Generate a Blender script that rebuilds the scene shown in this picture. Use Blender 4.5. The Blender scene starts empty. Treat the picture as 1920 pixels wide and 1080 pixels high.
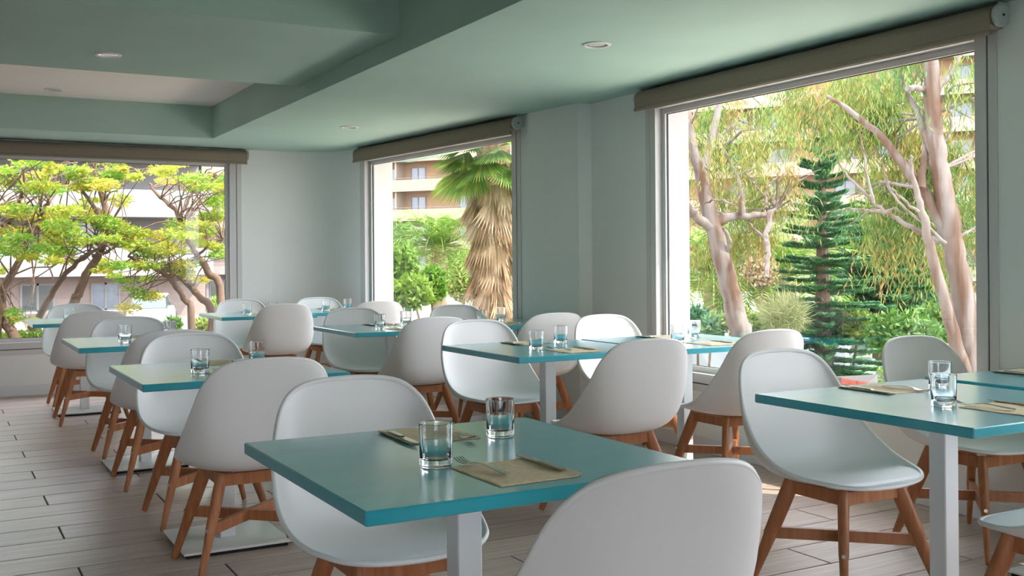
import bpy, math, random
import numpy as np
from mathutils import Matrix, Vector

random.seed(7)
RNG = np.random.default_rng(11)
SC = bpy.context.scene
COL = SC.collection
PI = math.pi

# ------------------------------------------------------------------ camera
F_PX, HORIZON, YAW, CAM_H, ROLL = 1964.0, 487.0, math.radians(29.0), 1.24, math.radians(0.45)
cam_data = bpy.data.cameras.new('camera')
cam_data.sensor_fit = 'HORIZONTAL'
cam_data.sensor_width = 36.0
cam_data.lens = 36.0 * F_PX / 1920.0
cam_data.shift_y = -(540.0 - HORIZON) / 1920.0
cam_data.clip_start, cam_data.clip_end = 0.05, 600.0
cam = bpy.data.objects.new('camera', cam_data)
COL.objects.link(cam)
cam.matrix_world = Matrix.Translation((0, 0, CAM_H)) @ Matrix.Rotation(-YAW, 4, 'Z') @ Matrix.Rotation(PI / 2, 4, 'X') @ Matrix.Rotation(-ROLL, 4, 'Z')
SC.camera = cam

# ------------------------------------------------------------------ sky, sun, daylight, exposure
world = bpy.data.worlds.new('sky'); SC.world = world
world.use_nodes = True
bg = world.node_tree.nodes['Background']
bg.inputs['Color'].default_value = (0.89, 0.895, 1.0, 1)
bg.inputs['Strength'].default_value = 4.4

sun_data = bpy.data.lights.new('sun', 'SUN')
sun_data.energy = 4.8
sun_data.angle = math.radians(0.6)
sun_data.color = (1.0, 0.90, 0.74)
sun = bpy.data.objects.new('sun', sun_data); COL.objects.link(sun)
TO_SUN = Vector((0.50, -0.60, 0.80))
sun.rotation_euler = TO_SUN.to_track_quat('Z', 'Y').to_euler()

SC.view_settings.view_transform = 'Standard'
SC.view_settings.look = 'None'
SC.view_settings.exposure = 1.06
SC.view_settings.gamma = 1.0
SC.view_settings.use_curve_mapping = False
SC.cycles.use_denoising = True
SC.cycles.max_bounces = 10
SC.cycles.diffuse_bounces = 5
SC.cycles.glossy_bounces = 4
SC.cycles.transmission_bounces = 8
SC.cycles.transparent_max_bounces = 16
SC.cycles.caustics_reflective = False
SC.cycles.caustics_refractive = False
SC.cycles.sample_clamp_indirect = 6.0

# ------------------------------------------------------------------ helpers: projection to place far things
VX, VY = math.sin(YAW), math.cos(YAW)
RX, RY = math.cos(YAW), -math.sin(YAW)
def at(px, py, d):
    """world point seen at a photo position, at distance d along the view axis"""
    dx, dy = px - 960.0, py - HORIZON
    u = dx * math.cos(ROLL) - dy * math.sin(ROLL)
    w = dx * math.sin(ROLL) + dy * math.cos(ROLL)
    k = u / F_PX
    return Vector((d * (VX + k * RX), d * (VY + k * RY), CAM_H - d * w / F_PX))

# ------------------------------------------------------------------ helpers: materials
def mat(name, color, rough=0.5, metallic=0.0, spec=0.5, noise=None, bump=None):
    """noise=(scale,(stretch),amount) varies the colour a little; bump=(scale,strength)"""
    m = bpy.data.materials.new(name); m.use_nodes = True
    nt = m.node_tree; b = nt.nodes['Principled BSDF']
    b.inputs['Base Color'].default_value = (*color, 1)
    b.inputs['Roughness'].default_value = rough
    b.inputs['Metallic'].default_value = metallic
    b.inputs['Specular IOR Level'].default_value = spec
    if noise or bump:
        tc = nt.nodes.new('ShaderNodeTexCoord'); mp = nt.nodes.new('ShaderNodeMapping')
        nt.links.new(tc.outputs['Object'], mp.inputs['Vector'])
        if noise:
            sc, st, am = noise
            mp.inputs['Scale'].default_value = st
            n = nt.nodes.new('ShaderNodeTexNoise'); n.inputs['Scale'].default_value = sc; n.inputs['Detail'].default_value = 5
            nt.links.new(mp.outputs[0], n.inputs['Vector'])
            r = nt.nodes.new('ShaderNodeValToRGB')
            lo = [max(0, c * (1 - am)) for c in color]; hi = [min(1, c * (1 + am)) for c in color]
            r.color_ramp.elements[0].position = 0.3; r.color_ramp.elements[0].color = (*lo, 1)
            r.color_ramp.elements[1].position = 0.7; r.color_ramp.elements[1].color = (*hi, 1)
            nt.links.new(n.outputs['Fac'], r.inputs['Fac']); nt.links.new(r.outputs['Color'], b.inputs['Base Color'])
        if bump:
            n2 = nt.nodes.new('ShaderNodeTexNoise'); n2.inputs['Scale'].default_value = bump[0]; n2.inputs['Detail'].default_value = 3
            nt.links.new(mp.outputs[0], n2.inputs['Vector'])
            bp = nt.nodes.new('ShaderNodeBump'); bp.inputs['Strength'].default_value = bump[1]; bp.inputs['Distance'].default_value = 0.01
            nt.links.new(n2.outputs['Fac'], bp.inputs['Height']); nt.links.new(bp.outputs['Normal'], b.inputs['Normal'])
    return m

def leaf_mat(name, stops, trans=0.4, rough=0.55):
    """leaf colours picked per leaf from a ramp by the mesh attribute 'rnd'"""
    m = bpy.data.materials.new(name); m.use_nodes = True
    nt = m.node_tree; out = nt.nodes['Material Output']; nt.nodes.remove(nt.nodes['Principled BSDF'])
    a = nt.nodes.new('ShaderNodeAttribute'); a.attribute_name = 'rnd'
    r = nt.nodes.new('ShaderNodeValToRGB')
    el = r.color_ramp.elements
    while len(el) < len(stops): el.new(0.5)
    for e, (p, c) in zip(el, stops): e.position = p; e.color = (*c, 1)
    nt.links.new(a.outputs['Fac'], r.inputs['Fac'])
    d = nt.nodes.new('ShaderNodeBsdfDiffuse'); t = nt.nodes.new('ShaderNodeBsdfTranslucent')
    g = nt.nodes.new('ShaderNodeBsdfGlossy'); g.inputs['Roughness'].default_value = rough
    mx = nt.nodes.new('ShaderNodeMixShader'); mx.inputs[0].default_value = trans
    mg = nt.nodes.new('ShaderNodeMixShader'); mg.inputs[0].default_value = 0.04
    for s in (d, t): nt.links.new(r.outputs['Color'], s.inputs['Color'])
    nt.links.new(d.outputs[0], mx.inputs[1]); nt.links.new(t.outputs[0], mx.inputs[2])
    nt.links.new(mx.outputs[0], mg.inputs[1]); nt.links.new(g.outputs[0], mg.inputs[2])
    nt.links.new(mg.outputs[0], out.inputs['Surface'])
    return m

def pane_mat(name, tint, rough=0.0):
    m = bpy.data.materials.new(name); m.use_nodes = True
    nt = m.node_tree; out = nt.nodes['Material Output']; nt.nodes.remove(nt.nodes['Principled BSDF'])
    t = nt.nodes.new('ShaderNodeBsdfTransparent'); t.inputs['Color'].default_value = (*tint, 1)
    g = nt.nodes.new('ShaderNodeBsdfGlossy'); g.inputs['Roughness'].default_value = rough
    # reflectance of a thin sheet rises towards grazing view from either side (Schlick)
    ge = nt.nodes.new('ShaderNodeNewGeometry'); dt = nt.nodes.new('ShaderNodeVectorMath'); dt.operation = 'DOT_PRODUCT'
    nt.links.new(ge.outputs['Normal'], dt.inputs[0]); nt.links.new(ge.outputs['Incoming'], dt.inputs[1])
    def mth(op, x, y=None):
        n = nt.nodes.new('ShaderNodeMath'); n.operation = op
        for i, q in enumerate((x, y)):
            if q is None: continue
            if isinstance(q, (int, float)): n.inputs[i].default_value = q
            else: nt.links.new(q, n.inputs[i])
        return n.outputs[0]
    om = mth('SUBTRACT', 1.0, mth('ABSOLUTE', dt.outputs['Value']))
    fo = mth('ADD', mth('MULTIPLY', mth('POWER', om, 5.0), 0.957), 0.043)
    mx = nt.nodes.new('ShaderNodeMixShader')
    nt.links.new(fo, mx.inputs[0]); nt.links.new(t.outputs[0], mx.inputs[1]); nt.links.new(g.outputs[0], mx.inputs[2])
    nt.links.new(mx.outputs[0], out.inputs['Surface'])
    return m

def wood_mat(name, c1, c2, stretch, scale, rough=0.4, spec=0.4, per_object=0.0, lo=0.28, hi=0.72):
    m = bpy.data.materials.new(name); m.use_nodes = True
    nt = m.node_tree; b = nt.nodes['Principled BSDF']
    b.inputs['Roughness'].default_value = rough; b.inputs['Specular IOR Level'].default_value = spec
    tc = nt.nodes.new('ShaderNodeTexCoord'); mp = nt.nodes.new('ShaderNodeMapping')
    mp.inputs['Scale'].default_value = stretch
    nt.links.new(tc.outputs['Object'], mp.inputs['Vector'])
    n = nt.nodes.new('ShaderNodeTexNoise'); n.inputs['Scale'].default_value = scale; n.inputs['Detail'].default_value = 6
    n.inputs['Distortion'].default_value = 0.6
    r = nt.nodes.new('ShaderNodeValToRGB')
    r.color_ramp.elements[0].position = lo; r.color_ramp.elements[0].color = (*c1, 1)
    r.color_ramp.elements[1].position = hi; r.color_ramp.elements[1].color = (*c2, 1)
    nt.links.new(n.outputs['Fac'], r.inputs['Fac'])
    col = r.outputs['Color']
    if per_object:
        oi = nt.nodes.new('ShaderNodeObjectInfo')
        ad = nt.nodes.new('ShaderNodeVectorMath'); ad.operation = 'SCALE'; ad.inputs[0].default_value = (37, 17, 9)
        nt.links.new(oi.outputs['Random'], ad.inputs['Scale']); nt.links.new(ad.outputs[0], mp.inputs['Location'])
        hs = nt.nodes.new('ShaderNodeHueSaturation')
        mr = nt.nodes.new('ShaderNodeMapRange'); mr.inputs['To Min'].default_value = 1 - per_object; mr.inputs['To Max'].default_value = 1 + per_object
        nt.links.new(oi.outputs['Random'], mr.inputs['Value']); nt.links.new(mr.outputs[0], hs.inputs['Value'])
        nt.links.new(col, hs.inputs['Color']); col = hs.outputs['Color']
    nt.links.new(mp.outputs[0], n.inputs['Vector'])
    nt.links.new(col, b.inputs['Base Color'])
    bp = nt.nodes.new('ShaderNodeBump'); bp.inputs['Strength'].default_value = 0.08; bp.inputs['Distance'].default_value = 0.004
    nt.links.new(n.outputs['Fac'], bp.inputs['Height']); nt.links.new(bp.outputs['Normal'], b.inputs['Normal'])
    return m

M = {}
M['ceiling'] = mat('green_ceiling_paint', (0.42, 0.585, 0.52), 0.75, noise=(2.0, (1, 1, 1), 0.03))
M['coffer'] = mat('warm_white_ceiling_paint', (0.95, 0.86, 0.81), 0.8, noise=(2.0, (1, 1, 1), 0.02))
M['wall'] = mat('pale_grey_wall_paint', (0.785, 0.80, 0.775), 0.7, noise=(1.5, (1, 1, 1), 0.02))
M['outer'] = mat('white_outer_render', (0.50, 0.49, 0.49), 0.85, noise=(8, (1, 1, 1), 0.03))
M['frame'] = mat('white_window_frame', (0.60, 0.585, 0.575), 0.4)
M['gasket'] = mat('black_gasket', (0.02, 0.02, 0.025), 0.6)
M['pane'] = pane_mat('window_glass', (0.94, 0.955, 0.945))
M['base'] = mat('white_skirting', (0.72, 0.73, 0.73), 0.5)
M['blind'] = mat('taupe_blind_fabric', (0.26, 0.205, 0.155), 0.8, noise=(120, (1, 1, 1), 0.12))
M['bracket'] = mat('grey_bracket_plastic', (0.45, 0.50, 0.48), 0.35)
M['chrome'] = mat('bright_metal', (0.75, 0.75, 0.75), 0.2, 1.0)
M['grout'] = mat('dark_floor_joint', (0.055, 0.05, 0.047), 0.8)
M['plank'] = wood_mat('greige_wood_tile', (0.40, 0.30, 0.25), (0.60, 0.485, 0.43), (1.2, 22, 4), 2.2, 0.36, 0.5, 0.10)
M['teal'] = mat('teal_table_lacquer', (0.018, 0.40, 0.49), 0.34, noise=(3, (1, 6, 1), 0.05))
M['teal'].node_tree.nodes['Principled BSDF'].inputs['Coat Weight'].default_value = 1.0
M['teal'].node_tree.nodes['Principled BSDF'].inputs['Coat Roughness'].default_value = 0.16
M['post'] = mat('white_powder_coat', (0.80, 0.81, 0.81), 0.42)
M['plate'] = mat('white_base_plate', (0.80, 0.80, 0.78), 0.35)
M['rubber'] = mat('black_rubber', (0.012, 0.012, 0.013), 0.7)
M['shell'] = mat('white_plastic_shell', (0.83, 0.82, 0.805), 0.42, bump=(900, 0.03))
M['leg'] = wood_mat('warm_beech_leg', (0.32, 0.115, 0.045), (0.47, 0.195, 0.085), (14, 14, 1.2), 3.0, 0.42, 0.4)
M['steel'] = mat('cutlery_steel', (0.62, 0.60, 0.56), 0.22, 1.0)
M['kraft'] = mat('kraft_paper', (0.80, 0.64, 0.43), 0.85, noise=(60, (1, 1, 1), 0.12))
M['bulb'] = mat('frosted_lamp_face', (0.80, 0.80, 0.78), 0.25)
M['lampring'] = mat('white_lamp_ring', (0.80, 0.79, 0.77), 0.4)
gm = bpy.data.materials.new('tumbler_glass'); gm.use_nodes = True
gb = gm.node_tree.nodes['Principled BSDF']
gb.inputs['Base Color'].default_value = (0.97, 0.99, 1, 1); gb.inputs['Roughness'].default_value = 0.0
gb.inputs['Transmission Weight'].default_value = 1.0; gb.inputs['IOR'].default_value = 1.46
M['glass'] = gm

# ------------------------------------------------------------------ helpers: meshes
class MB:
    def __init__(s): s.v, s.f = [], []
    def add(s, verts, faces):
        o = len(s.v); s.v.extend([tuple(p) for p in verts]); s.f.extend([tuple(i + o for i in f) for f in faces]); return s
    def box(s, a, b, bevel=0.0):
        (x0, y0, z0), (x1, y1, z1) = a, b
        if bevel <= 0:
            return s.add([(x0,y0,z0),(x1,y0,z0),(x1,y1,z0),(x0,y1,z0),(x0,y0,z1),(x1,y0,z1),(x1,y1,z1),(x0,y1,z1)],
                         [(3,2,1,0),(4,5,6,7),(0,1,5,4),(1,2,6,5),(2,3,7,6),(3,0,4,7)])
        e = bevel
        rings = []
        for z, i in ((z0, e), (z0 + e, 0), (z1 - e, 0), (z1, e)):
            k = e
            rings.append([(x0+i+(k if not i else 0), y0+i, z), (x1-i-(k if not i else 0), y0+i, z), (x1-i, y0+i+(k if not i else 0), z), (x1-i, y1-i-(k if not i else 0), z),
                          (x1-i-(k if not i else 0), y1-i, z), (x0+i+(k if not i else 0), y1-i, z), (x0+i, y1-i-(k if not i else 0), z), (x0+i, y0+i+(k if not i else 0), z)])
        vs = [p for r in rings for p in r]; fs = [tuple(range(7, -1, -1)), tuple(range(24, 32))]
        for r in range(3):
            for j in range(8):
                k2 = (j + 1) % 8; fs.append((r*8+j, r*8+k2, (r+1)*8+k2, (r+1)*8+j))
        return s.add(vs, fs)
    def tube(s, pts, rad, n=8, cap=True, ell=None):
        """tube along points; rad a list; ell = (dir, ratio) squashes the section"""
        pts = [Vector(p) for p in pts]
        if not isinstance(rad, (list, tuple)): rad = [rad] * len(pts)
        vs, fs = [], []
        ref = None
        for i, p in enumerate(pts):
            t = (pts[min(i+1, len(pts)-1)] - pts[max(i-1, 0)])
            t = t.normalized() if t.length > 1e-9 else Vector((0, 0, 1))
            if ell is not None:
                x = Vector(ell[0]); x = (x - t * x.dot(t)).normalized()
            else:
                if ref is None: ref = Vector((1, 0, 0)) if abs(t.x) < 0.8 else Vector((0, 1, 0))
                x = (ref - t * ref.dot(t))
                x = x.normalized() if x.length > 1e-6 else t.orthogonal().normalized()
                ref = x
            y = t.cross(x)
            q = 1.0 if ell is None else ell[1]
            for j in range(n):
                a = 2 * PI * j / n
                vs.append(p + x * math.cos(a) * rad[i] + y * math.sin(a) * rad[i] * q)
        for i in range(len(pts) - 1):
            for j in range(n):
                k = (j + 1) % n; fs.append((i*n+j, i*n+k, (i+1)*n+k, (i+1)*n+j))
        if cap:
            fs.append(tuple(range(n - 1, -1, -1))); fs.append(tuple((len(pts)-1)*n + j for j in range(n)))
        return s.add(vs, fs)
    def lathe(s, prof, n=28, c=(0, 0, 0)):
        vs, fs = [], []
        for r, z in prof:
            for j in range(n):
                a = 2 * PI * j / n; vs.append((c[0] + r * math.cos(a), c[1] + r * math.sin(a), c[2] + z))
        for i in range(len(prof) - 1):
            for j in range(n):
                k = (j + 1) % n; fs.append((i*n+j, i*n+k, (i+1)*n+k, (i+1)*n+j))
        return s.add(vs, fs)
    def prism(s, poly, z0, z1):
        n = len(poly)
        vs = [(x, y, z0) for x, y in poly] + [(x, y, z1) for x, y in poly]
        fs = [tuple(range(n - 1, -1, -1)), tuple(range(n, 2 * n))] + [(i, (i+1) % n, n + (i+1) % n, n + i) for i in range(n)]
        return s.add(vs, fs)
    def ring(s, x0, x1, z0, z1, w, y0, y1):
        """picture frame in the xz plane, w wide inwards"""
        s.box((x0, y0, z0), (x0 + w, y1, z1)); s.box((x1 - w, y0, z0), (x1, y1, z1))
        s.box((x0 + w, y0, z0), (x1 - w, y1, z0 + w)); s.box((x0 + w, y0, z1 - w), (x1 - w, y1, z1))
        return s
    def mesh(s, name, m, smooth=False):
        me = bpy.data.meshes.new(name)
        me.from_pydata(s.v, [], s.f); me.materials.append(m)
        if smooth: me.polygons.foreach_set('use_smooth', [True] * len(me.polygons))
        me.update(); return me
    def build(s, name, m, parent=None, smooth=False):
        return link(name, s.mesh(name, m, smooth), parent)

def link(name, data, parent=None, mw=None):
    o = bpy.data.objects.new(name, data); COL.objects.link(o)
    if parent is not None: o.parent = parent
    if mw is not None: o.matrix_basis = mw
    return o
def smooth_by_angle(o, deg=40):
    me = o.data
    me.polygons.foreach_set('use_smooth', [True] * len(me.polygons))
    try: me.set_sharp_from_angle(angle=math.radians(deg))
    except Exception: pass
    return o
def tag(o, label, cat, group=None):
    o['label'] = label; o['category'] = cat
    if group: o['group'] = group
    return o
def structure(o, label=None):
    o['kind'] = 'structure'
    if label: o['label'] = label
    return o
def empty(name, loc, rz=0.0):
    o = bpy.data.objects.new(name, None); COL.objects.link(o)
    o.empty_display_size = 0.1; o.location = loc; o.rotation_euler = (0, 0, rz); return o
def copy_tree(o, parent=None):
    c = o.copy(); COL.objects.link(c); c.parent = parent
    for ch in o.children: copy_tree(ch, c)
    return c

# ================================================================== THE ROOM
CEIL = 2.40
WT = 0.31                                   # wall thickness
WALL_Y = 10.82                              # far wall face
WALL_X = 4.32                               # right wall face
SA, SB = (4.20, 7.05), (3.88, 10.2)         # oblique side wall, near and far end

# ---- floor: joint bed + wood-look planks
fl = MB().box((-5.4, -5.9, -0.12), (4.9, 11.4, -0.004))
floor = structure(fl.build('floor', M['grout']), 'greige wood-look plank floor')
pw, pl, gap = 0.2517, 1.60, 0.0035
pm = MB().box((gap, gap, -0.012), (pl - gap, pw - gap, 0.0), 0.0018).mesh('plank', M['plank'])
count = 0
rest = MB()
for r in range(-24, 26):
    y0 = 5.23 - pw / 2 + r * pw
    if y0 < -5.8 or y0 + pw > 11.3: continue
    off = 0.515 - 0.5333 * r
    k0 = math.floor((-5.3 - off) / pl)
    for k in range(k0, k0 + 8):
        x0 = off + k * pl
        if x0 > 4.85 or x0 < -6.0: continue
        a, b = max(x0, -5.35), min(x0 + pl, 4.85)
        if b - a < 0.02: continue
        seen = y0 + pw > 2.4 and b > 0.02 * y0 and (a < 4.4) and y0 < 10.9 and (a / max(y0, .1)) < 1.5
        if seen and (b - a) > pl - 1e-6 and count < 300:
            link('plank', pm, floor, Matrix.Translation((x0, y0, 0))); count += 1
        elif seen and count < 300:
            MB().box((a + gap, y0 + gap, -0.012), (b - gap, y0 + pw - gap, 0.0), 0.0018).build('plank', M['plank'], floor); count += 1
        else:
            rest.box((a + gap, y0 + gap, -0.012), (b - gap, y0 + pw - gap, 0.0))
ro = rest.build('plank_field', M['plank'], floor); ro['kind'] = 'stuff'

# ---- ceiling: low green band along the windows, coffers and a dropped beam inside
structure(MB().box((2.32, -5.9, CEIL), (4.95, 11.4, 2.95)).build('ceiling', M['ceiling']), 'green low ceiling band along the windows')
structure(MB().box((-5.4, 9.95, CEIL), (2.32, 11.4, 2.95)).build('ceiling_band', M['ceiling']), 'green low ceiling strip before the far window')
structure(MB().box((-5.4, 7.39, 2.70), (2.32, 9.95, 2.95)).build('ceiling_coffer', M['coffer']), 'warm white recessed ceiling panel')
structure(MB().box((-5.4, 5.47, 2.51), (2.32, 7.39, 2.95)).build('ceiling_beam', M['ceiling']), 'broad dropped green ceiling beam')
structure(MB().box((-5.4, -5.9, 2.84), (2.32, 5.47, 2.95)).build('ceiling_near_coffer', M['ceiling']), 'green raised ceiling field')

# ---- walls, windows and blinds in wall-local coordinates: x along the wall, y outwards, z up
def frame_matrix(origin, theta): return Matrix.Translation((origin[0], origin[1], 0)) @ Matrix.Rotation(theta, 4, 'Z')
WZ0, WZ1 = 0.44, 2.32
def wall_with_window(name, label, origin, theta, s0, s1, *openings):
    m = MB(); e = s0
    for w0, w1 in openings:
        m.box((e, 0, -0.12), (w0, WT, 2.95)); e = w1
        m.box((w0, 0, -0.12), (w1, WT, WZ0)); m.box((w0, 0, WZ1), (w1, WT, 2.95))
    m.box((e, 0, -0.12), (s1, WT, 2.95))
    o = m.build(name, M['wall']); o.matrix_world = frame_matrix(origin, theta); structure(o, label)
    lin = MB()                               # bright outer jambs and sill of the opening
    for w0, w1 in openings:
        lin.box((w0, 0.092, WZ0), (w0 + 0.012, WT + 0.004, WZ1)); lin.box((w1 - 0.012, 0.092, WZ0), (w1, WT + 0.004, WZ1))
        lin.box((w0, 0.092, WZ1 - 0.012), (w1, WT + 0.004, WZ1)); lin.box((w0, 0.092, WZ0), (w1, WT + 0.03, WZ0 + 0.012))
    lin.build('outer_reveal', M['outer'], o)
    bb = MB().box((s0, -0.012, 0.0), (s1, 0.0, 0.10), 0.003).build('baseboard', M['base'], o)
    return o
def window(n, label, origin, theta, w0, w1):
    mw = frame_matrix(origin, theta)
    cas = MB().ring(w0, w1, WZ0, WZ1, 0.06, -0.012, 0.092)
    o = cas.build('window_%d' % n, M['frame']); o.matrix_world = mw; structure(o, label)
    MB().ring(w0 - 0.055, w1 + 0.055, WZ0 - 0.055, WZ1 + 0.055, 0.047, -0.008, 0.0).build('trim', M['frame'], o)
    MB().ring(w0 - 0.008, w1 + 0.008, WZ0 - 0.008, WZ1 + 0.008, 0.008, -0.003, 0.0).build('shadow_gap', M['gasket'], o)
    i = 0.06
    MB().ring(w0 + i, w1 - i, WZ0 + i, WZ1 - i, 0.036, 0.045, 0.085).build('sash', M['frame'], o)
    j = i + 0.036
    MB().ring(w0 + j, w1 - j, WZ0 + j, WZ1 - j, 0.004, 0.060, 0.072).build('gasket', M['gasket'], o)
    MB().box((w0 + j, 0.064, WZ0 + j), (w1 - j, 0.070, WZ1 - j)).build('pane', M['pane'], o)
    return o
def blind(label, origin, theta, b0, b1, caps=(True, True)):
    o = empty('roller_blind', (origin[0], origin[1], 0)); o.matrix_world = frame_matrix(origin, theta)
    prof = []                                # fabric wrapped over the roll, then falling to the rail
    cy, cz, r = -0.075, 2.325, 0.058
    for a in range(-60, 181, 15):
        prof.append((cy + r * math.cos(math.radians(a)), cz + r * math.sin(math.radians(a))))
    prof += [(cy - r - 0.001, 2.29), (cy - r + 0.001, 2.262)]
    prof += [(cy - r + 0.004, 2.262), (cy - r + 0.004, 2.29)]
    m = MB(); n = len(prof)
    vs = [(b0, y, z) for y, z in prof] + [(b1, y, z) for y, z in prof]
    m.add(vs, [(i, (i + 1) % n, n + (i + 1) % n, n + i) for i in range(n)] + [tuple(range(n)), tuple(range(2 * n - 1, n - 1, -1))])
    smooth_by_angle(m.build('rolled_fabric', M['blind'], o), 35)
    smooth_by_angle(MB().tube([(b0 - 0.004, cy - r + 0.004, 2.252), (b1 + 0.004, cy - r + 0.004, 2.252)], 0.0135, 10, True, ((0, 0, 1), 0.62)).build('bottom_rail', M['blind'], o), 50)
    for k, (x, sgn) in enumerate(((b0, -1), (b1, 1))):
        if not caps[k]: continue
        br = MB()
        br.lathe([(0.0, 0.0), (0.050, 0.0), (0.053, 0.006), (0.053, 0.018), (0.046, 0.026), (0.0, 0.026)], 24)
        br.v = [(x + sgn * (0.004 + z), cy + y2, cz + 0.005 + x2) for x2, y2, z in br.v]
        br.box((x + sgn * 0.004 - 0.004, cy, cz - 0.02), (x + sgn * 0.004 + 0.004, 0.0, CEIL - 0.005))
        b = smooth_by_angle(br.build('bracket', M['bracket'], o), 35)
        pin = MB().tube([(x + sgn * 0.030, cy, cz + 0.005), (x + sgn * 0.036, cy, cz + 0.005)], 0.006, 8)
        pin.build('bracket_pin', M['gasket'], b)
    tag(o, label, 'blind', 'taupe roller blinds rolled up over the windows')
    return o

# far wall, theta 0: local x = world x
FAR_O = (0.0, WALL_Y)
wall_with_window('wall_back', 'pale far wall with a wide window', FAR_O, 0.0, -5.4, 3.15, (0.05, 2.75))
window(1, 'wide far window onto feathery trees', FAR_O, 0.0, 0.05, 2.75)
blind('taupe roller blind over the far window on the left', FAR_O, 0.0, -0.05, 2.83)
# oblique side wall with the narrower window
TH2 = math.atan2(SA[1] - SB[1], SA[0] - SB[0])
L2 = math.dist(SA, SB)
wall_with_window('wall_side', 'oblique wall with the palm window', SB, TH2, -0.06, L2 + 0.4, (0.045, 2.80))
window(2, 'middle window onto the fan palm', SB, TH2, 0.045, 2.80)
blind('taupe roller blind over the middle window with the palms', SB, TH2, 0.09, 2.90)
# right wall, theta -90: local x = -world y
RO = (WALL_X, 6.50)
wall_with_window('wall_right', 'right wall with the largest window', RO, -PI / 2, -0.35, 12.3, (0.687, 3.30), (4.30, 7.10))
window(3, 'largest right window onto eucalyptus trees', RO, -PI / 2, 0.687, 3.30)
blind('taupe roller blind over the largest window on the right', RO, -PI / 2, 0.68, 3.41)
window(4, 'unseen right window nearer the viewer, added to let in daylight', RO, -PI / 2, 4.30, 7.10)  # extra window out of view, added to light the nearer seats
# rounded corner between the far and the side wall
p0, p1, p2 = Vector((3.12, WALL_Y)), Vector((3.83, WALL_Y)), Vector((SB[0] + 0.006, SB[1] - 0.06))
inner = [p0 * (1 - t) ** 2 + p1 * 2 * t * (1 - t) + p2 * t * t for t in [i / 20 for i in range(21)]]
poly = [(p.x, p.y) for p in inner] + [(SB[0] + WT + 0.02, SB[1] - 0.05), (4.3, 11.25), (3.12, 11.2)]
co = MB().prism(poly, -0.12, 2.95).build('wall_corner', M['wall']); smooth_by_angle(co, 25); structure(co, 'softly rounded wall corner')
bpoly = [(p.x, p.y) for p in inner] + [(p.x - 0.010, p.y - 0.012) for p in reversed(inner)]
MB().prism(bpoly, 0.0, 0.10).build('baseboard', M['base'], co)
# pillar between the two right-hand windows
pil = MB().prism([(4.14, 7.20), (4.205, 6.56), (4.8, 6.56), (4.8, 7.20)], -0.12, 2.95).build('wall_pillar', M['wall'])
structure(pil, 'square pillar between the middle and right windows')
MB().prism([(4.128, 7.20), (4.194, 6.548), (4.33, 6.548), (4.33, 6.56), (4.205, 6.56), (4.14, 7.20)], 0.0, 0.10).build('baseboard', M['base'], pil)
# the unseen sides of the room; the rear opening is added for daylight
lw = MB().box((-5.7, -6.2, -0.12), (-5.35, 11.4, 2.95))
structure(lw.build('wall_left', M['wall']), 'pale left wall')
fw = MB(); fw.box((-5.7, -6.2, -0.12), (-5.2, -5.85, 2.95)); fw.box((-1.0, -6.2, -0.12), (4.95, -5.85, 2.95))
fw.box((-5.2, -6.2, -0.12), (-1.0, -5.85, 0.45)); fw.box((-5.2, -6.2, 2.25), (-1.0, -5.85, 2.95))
structure(fw.build('wall_front', M['wall']), 'pale rear wall behind the viewer')
# roof and its eaves
structure(MB().box((-6.2, -6.8, 2.95), (5.45, 11.6, 3.15)).build('roof', M['outer']), 'flat roof with eaves')

# ---- downlights
def downlight(label, loc, r=0.078):
    o = empty('downlight', loc)
    ring = MB().lathe([(r, 0.0), (r, -0.006), (r - 0.008, -0.010), (r - 0.018, -0.008), (r - 0.022, 0.0), (r - 0.022, 0.0)], 32).build('trim_ring', M['lampring'], o); smooth_by_angle(ring, 50)
    ref = MB().lathe([(r - 0.022, -0.004), (r - 0.034, -0.0015), (r - 0.036, -0.0015)], 32).build('reflector', M['chrome'], o); smooth_by_angle(ref, 60)
    MB().lathe([(r - 0.034, -0.002), (0.020, -0.003), (0.0005, -0.003)], 32).build('lamp_face', M['bulb'], o)
    tag(o, label, 'downlight', 'round white ceiling downlights')
downlight('round recessed downlight in the broad green ceiling beam', (0.95, 6.77, 2.51))
downlight('round recessed downlight in the warm white ceiling panel', (0.91, 9.55, 2.70))
downlight('small round downlight in low ceiling near the middle window', (3.17, 8.6, CEIL))
downlight('largest round downlight in low ceiling at upper right', (3.15, 4.72, CEIL))

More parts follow.
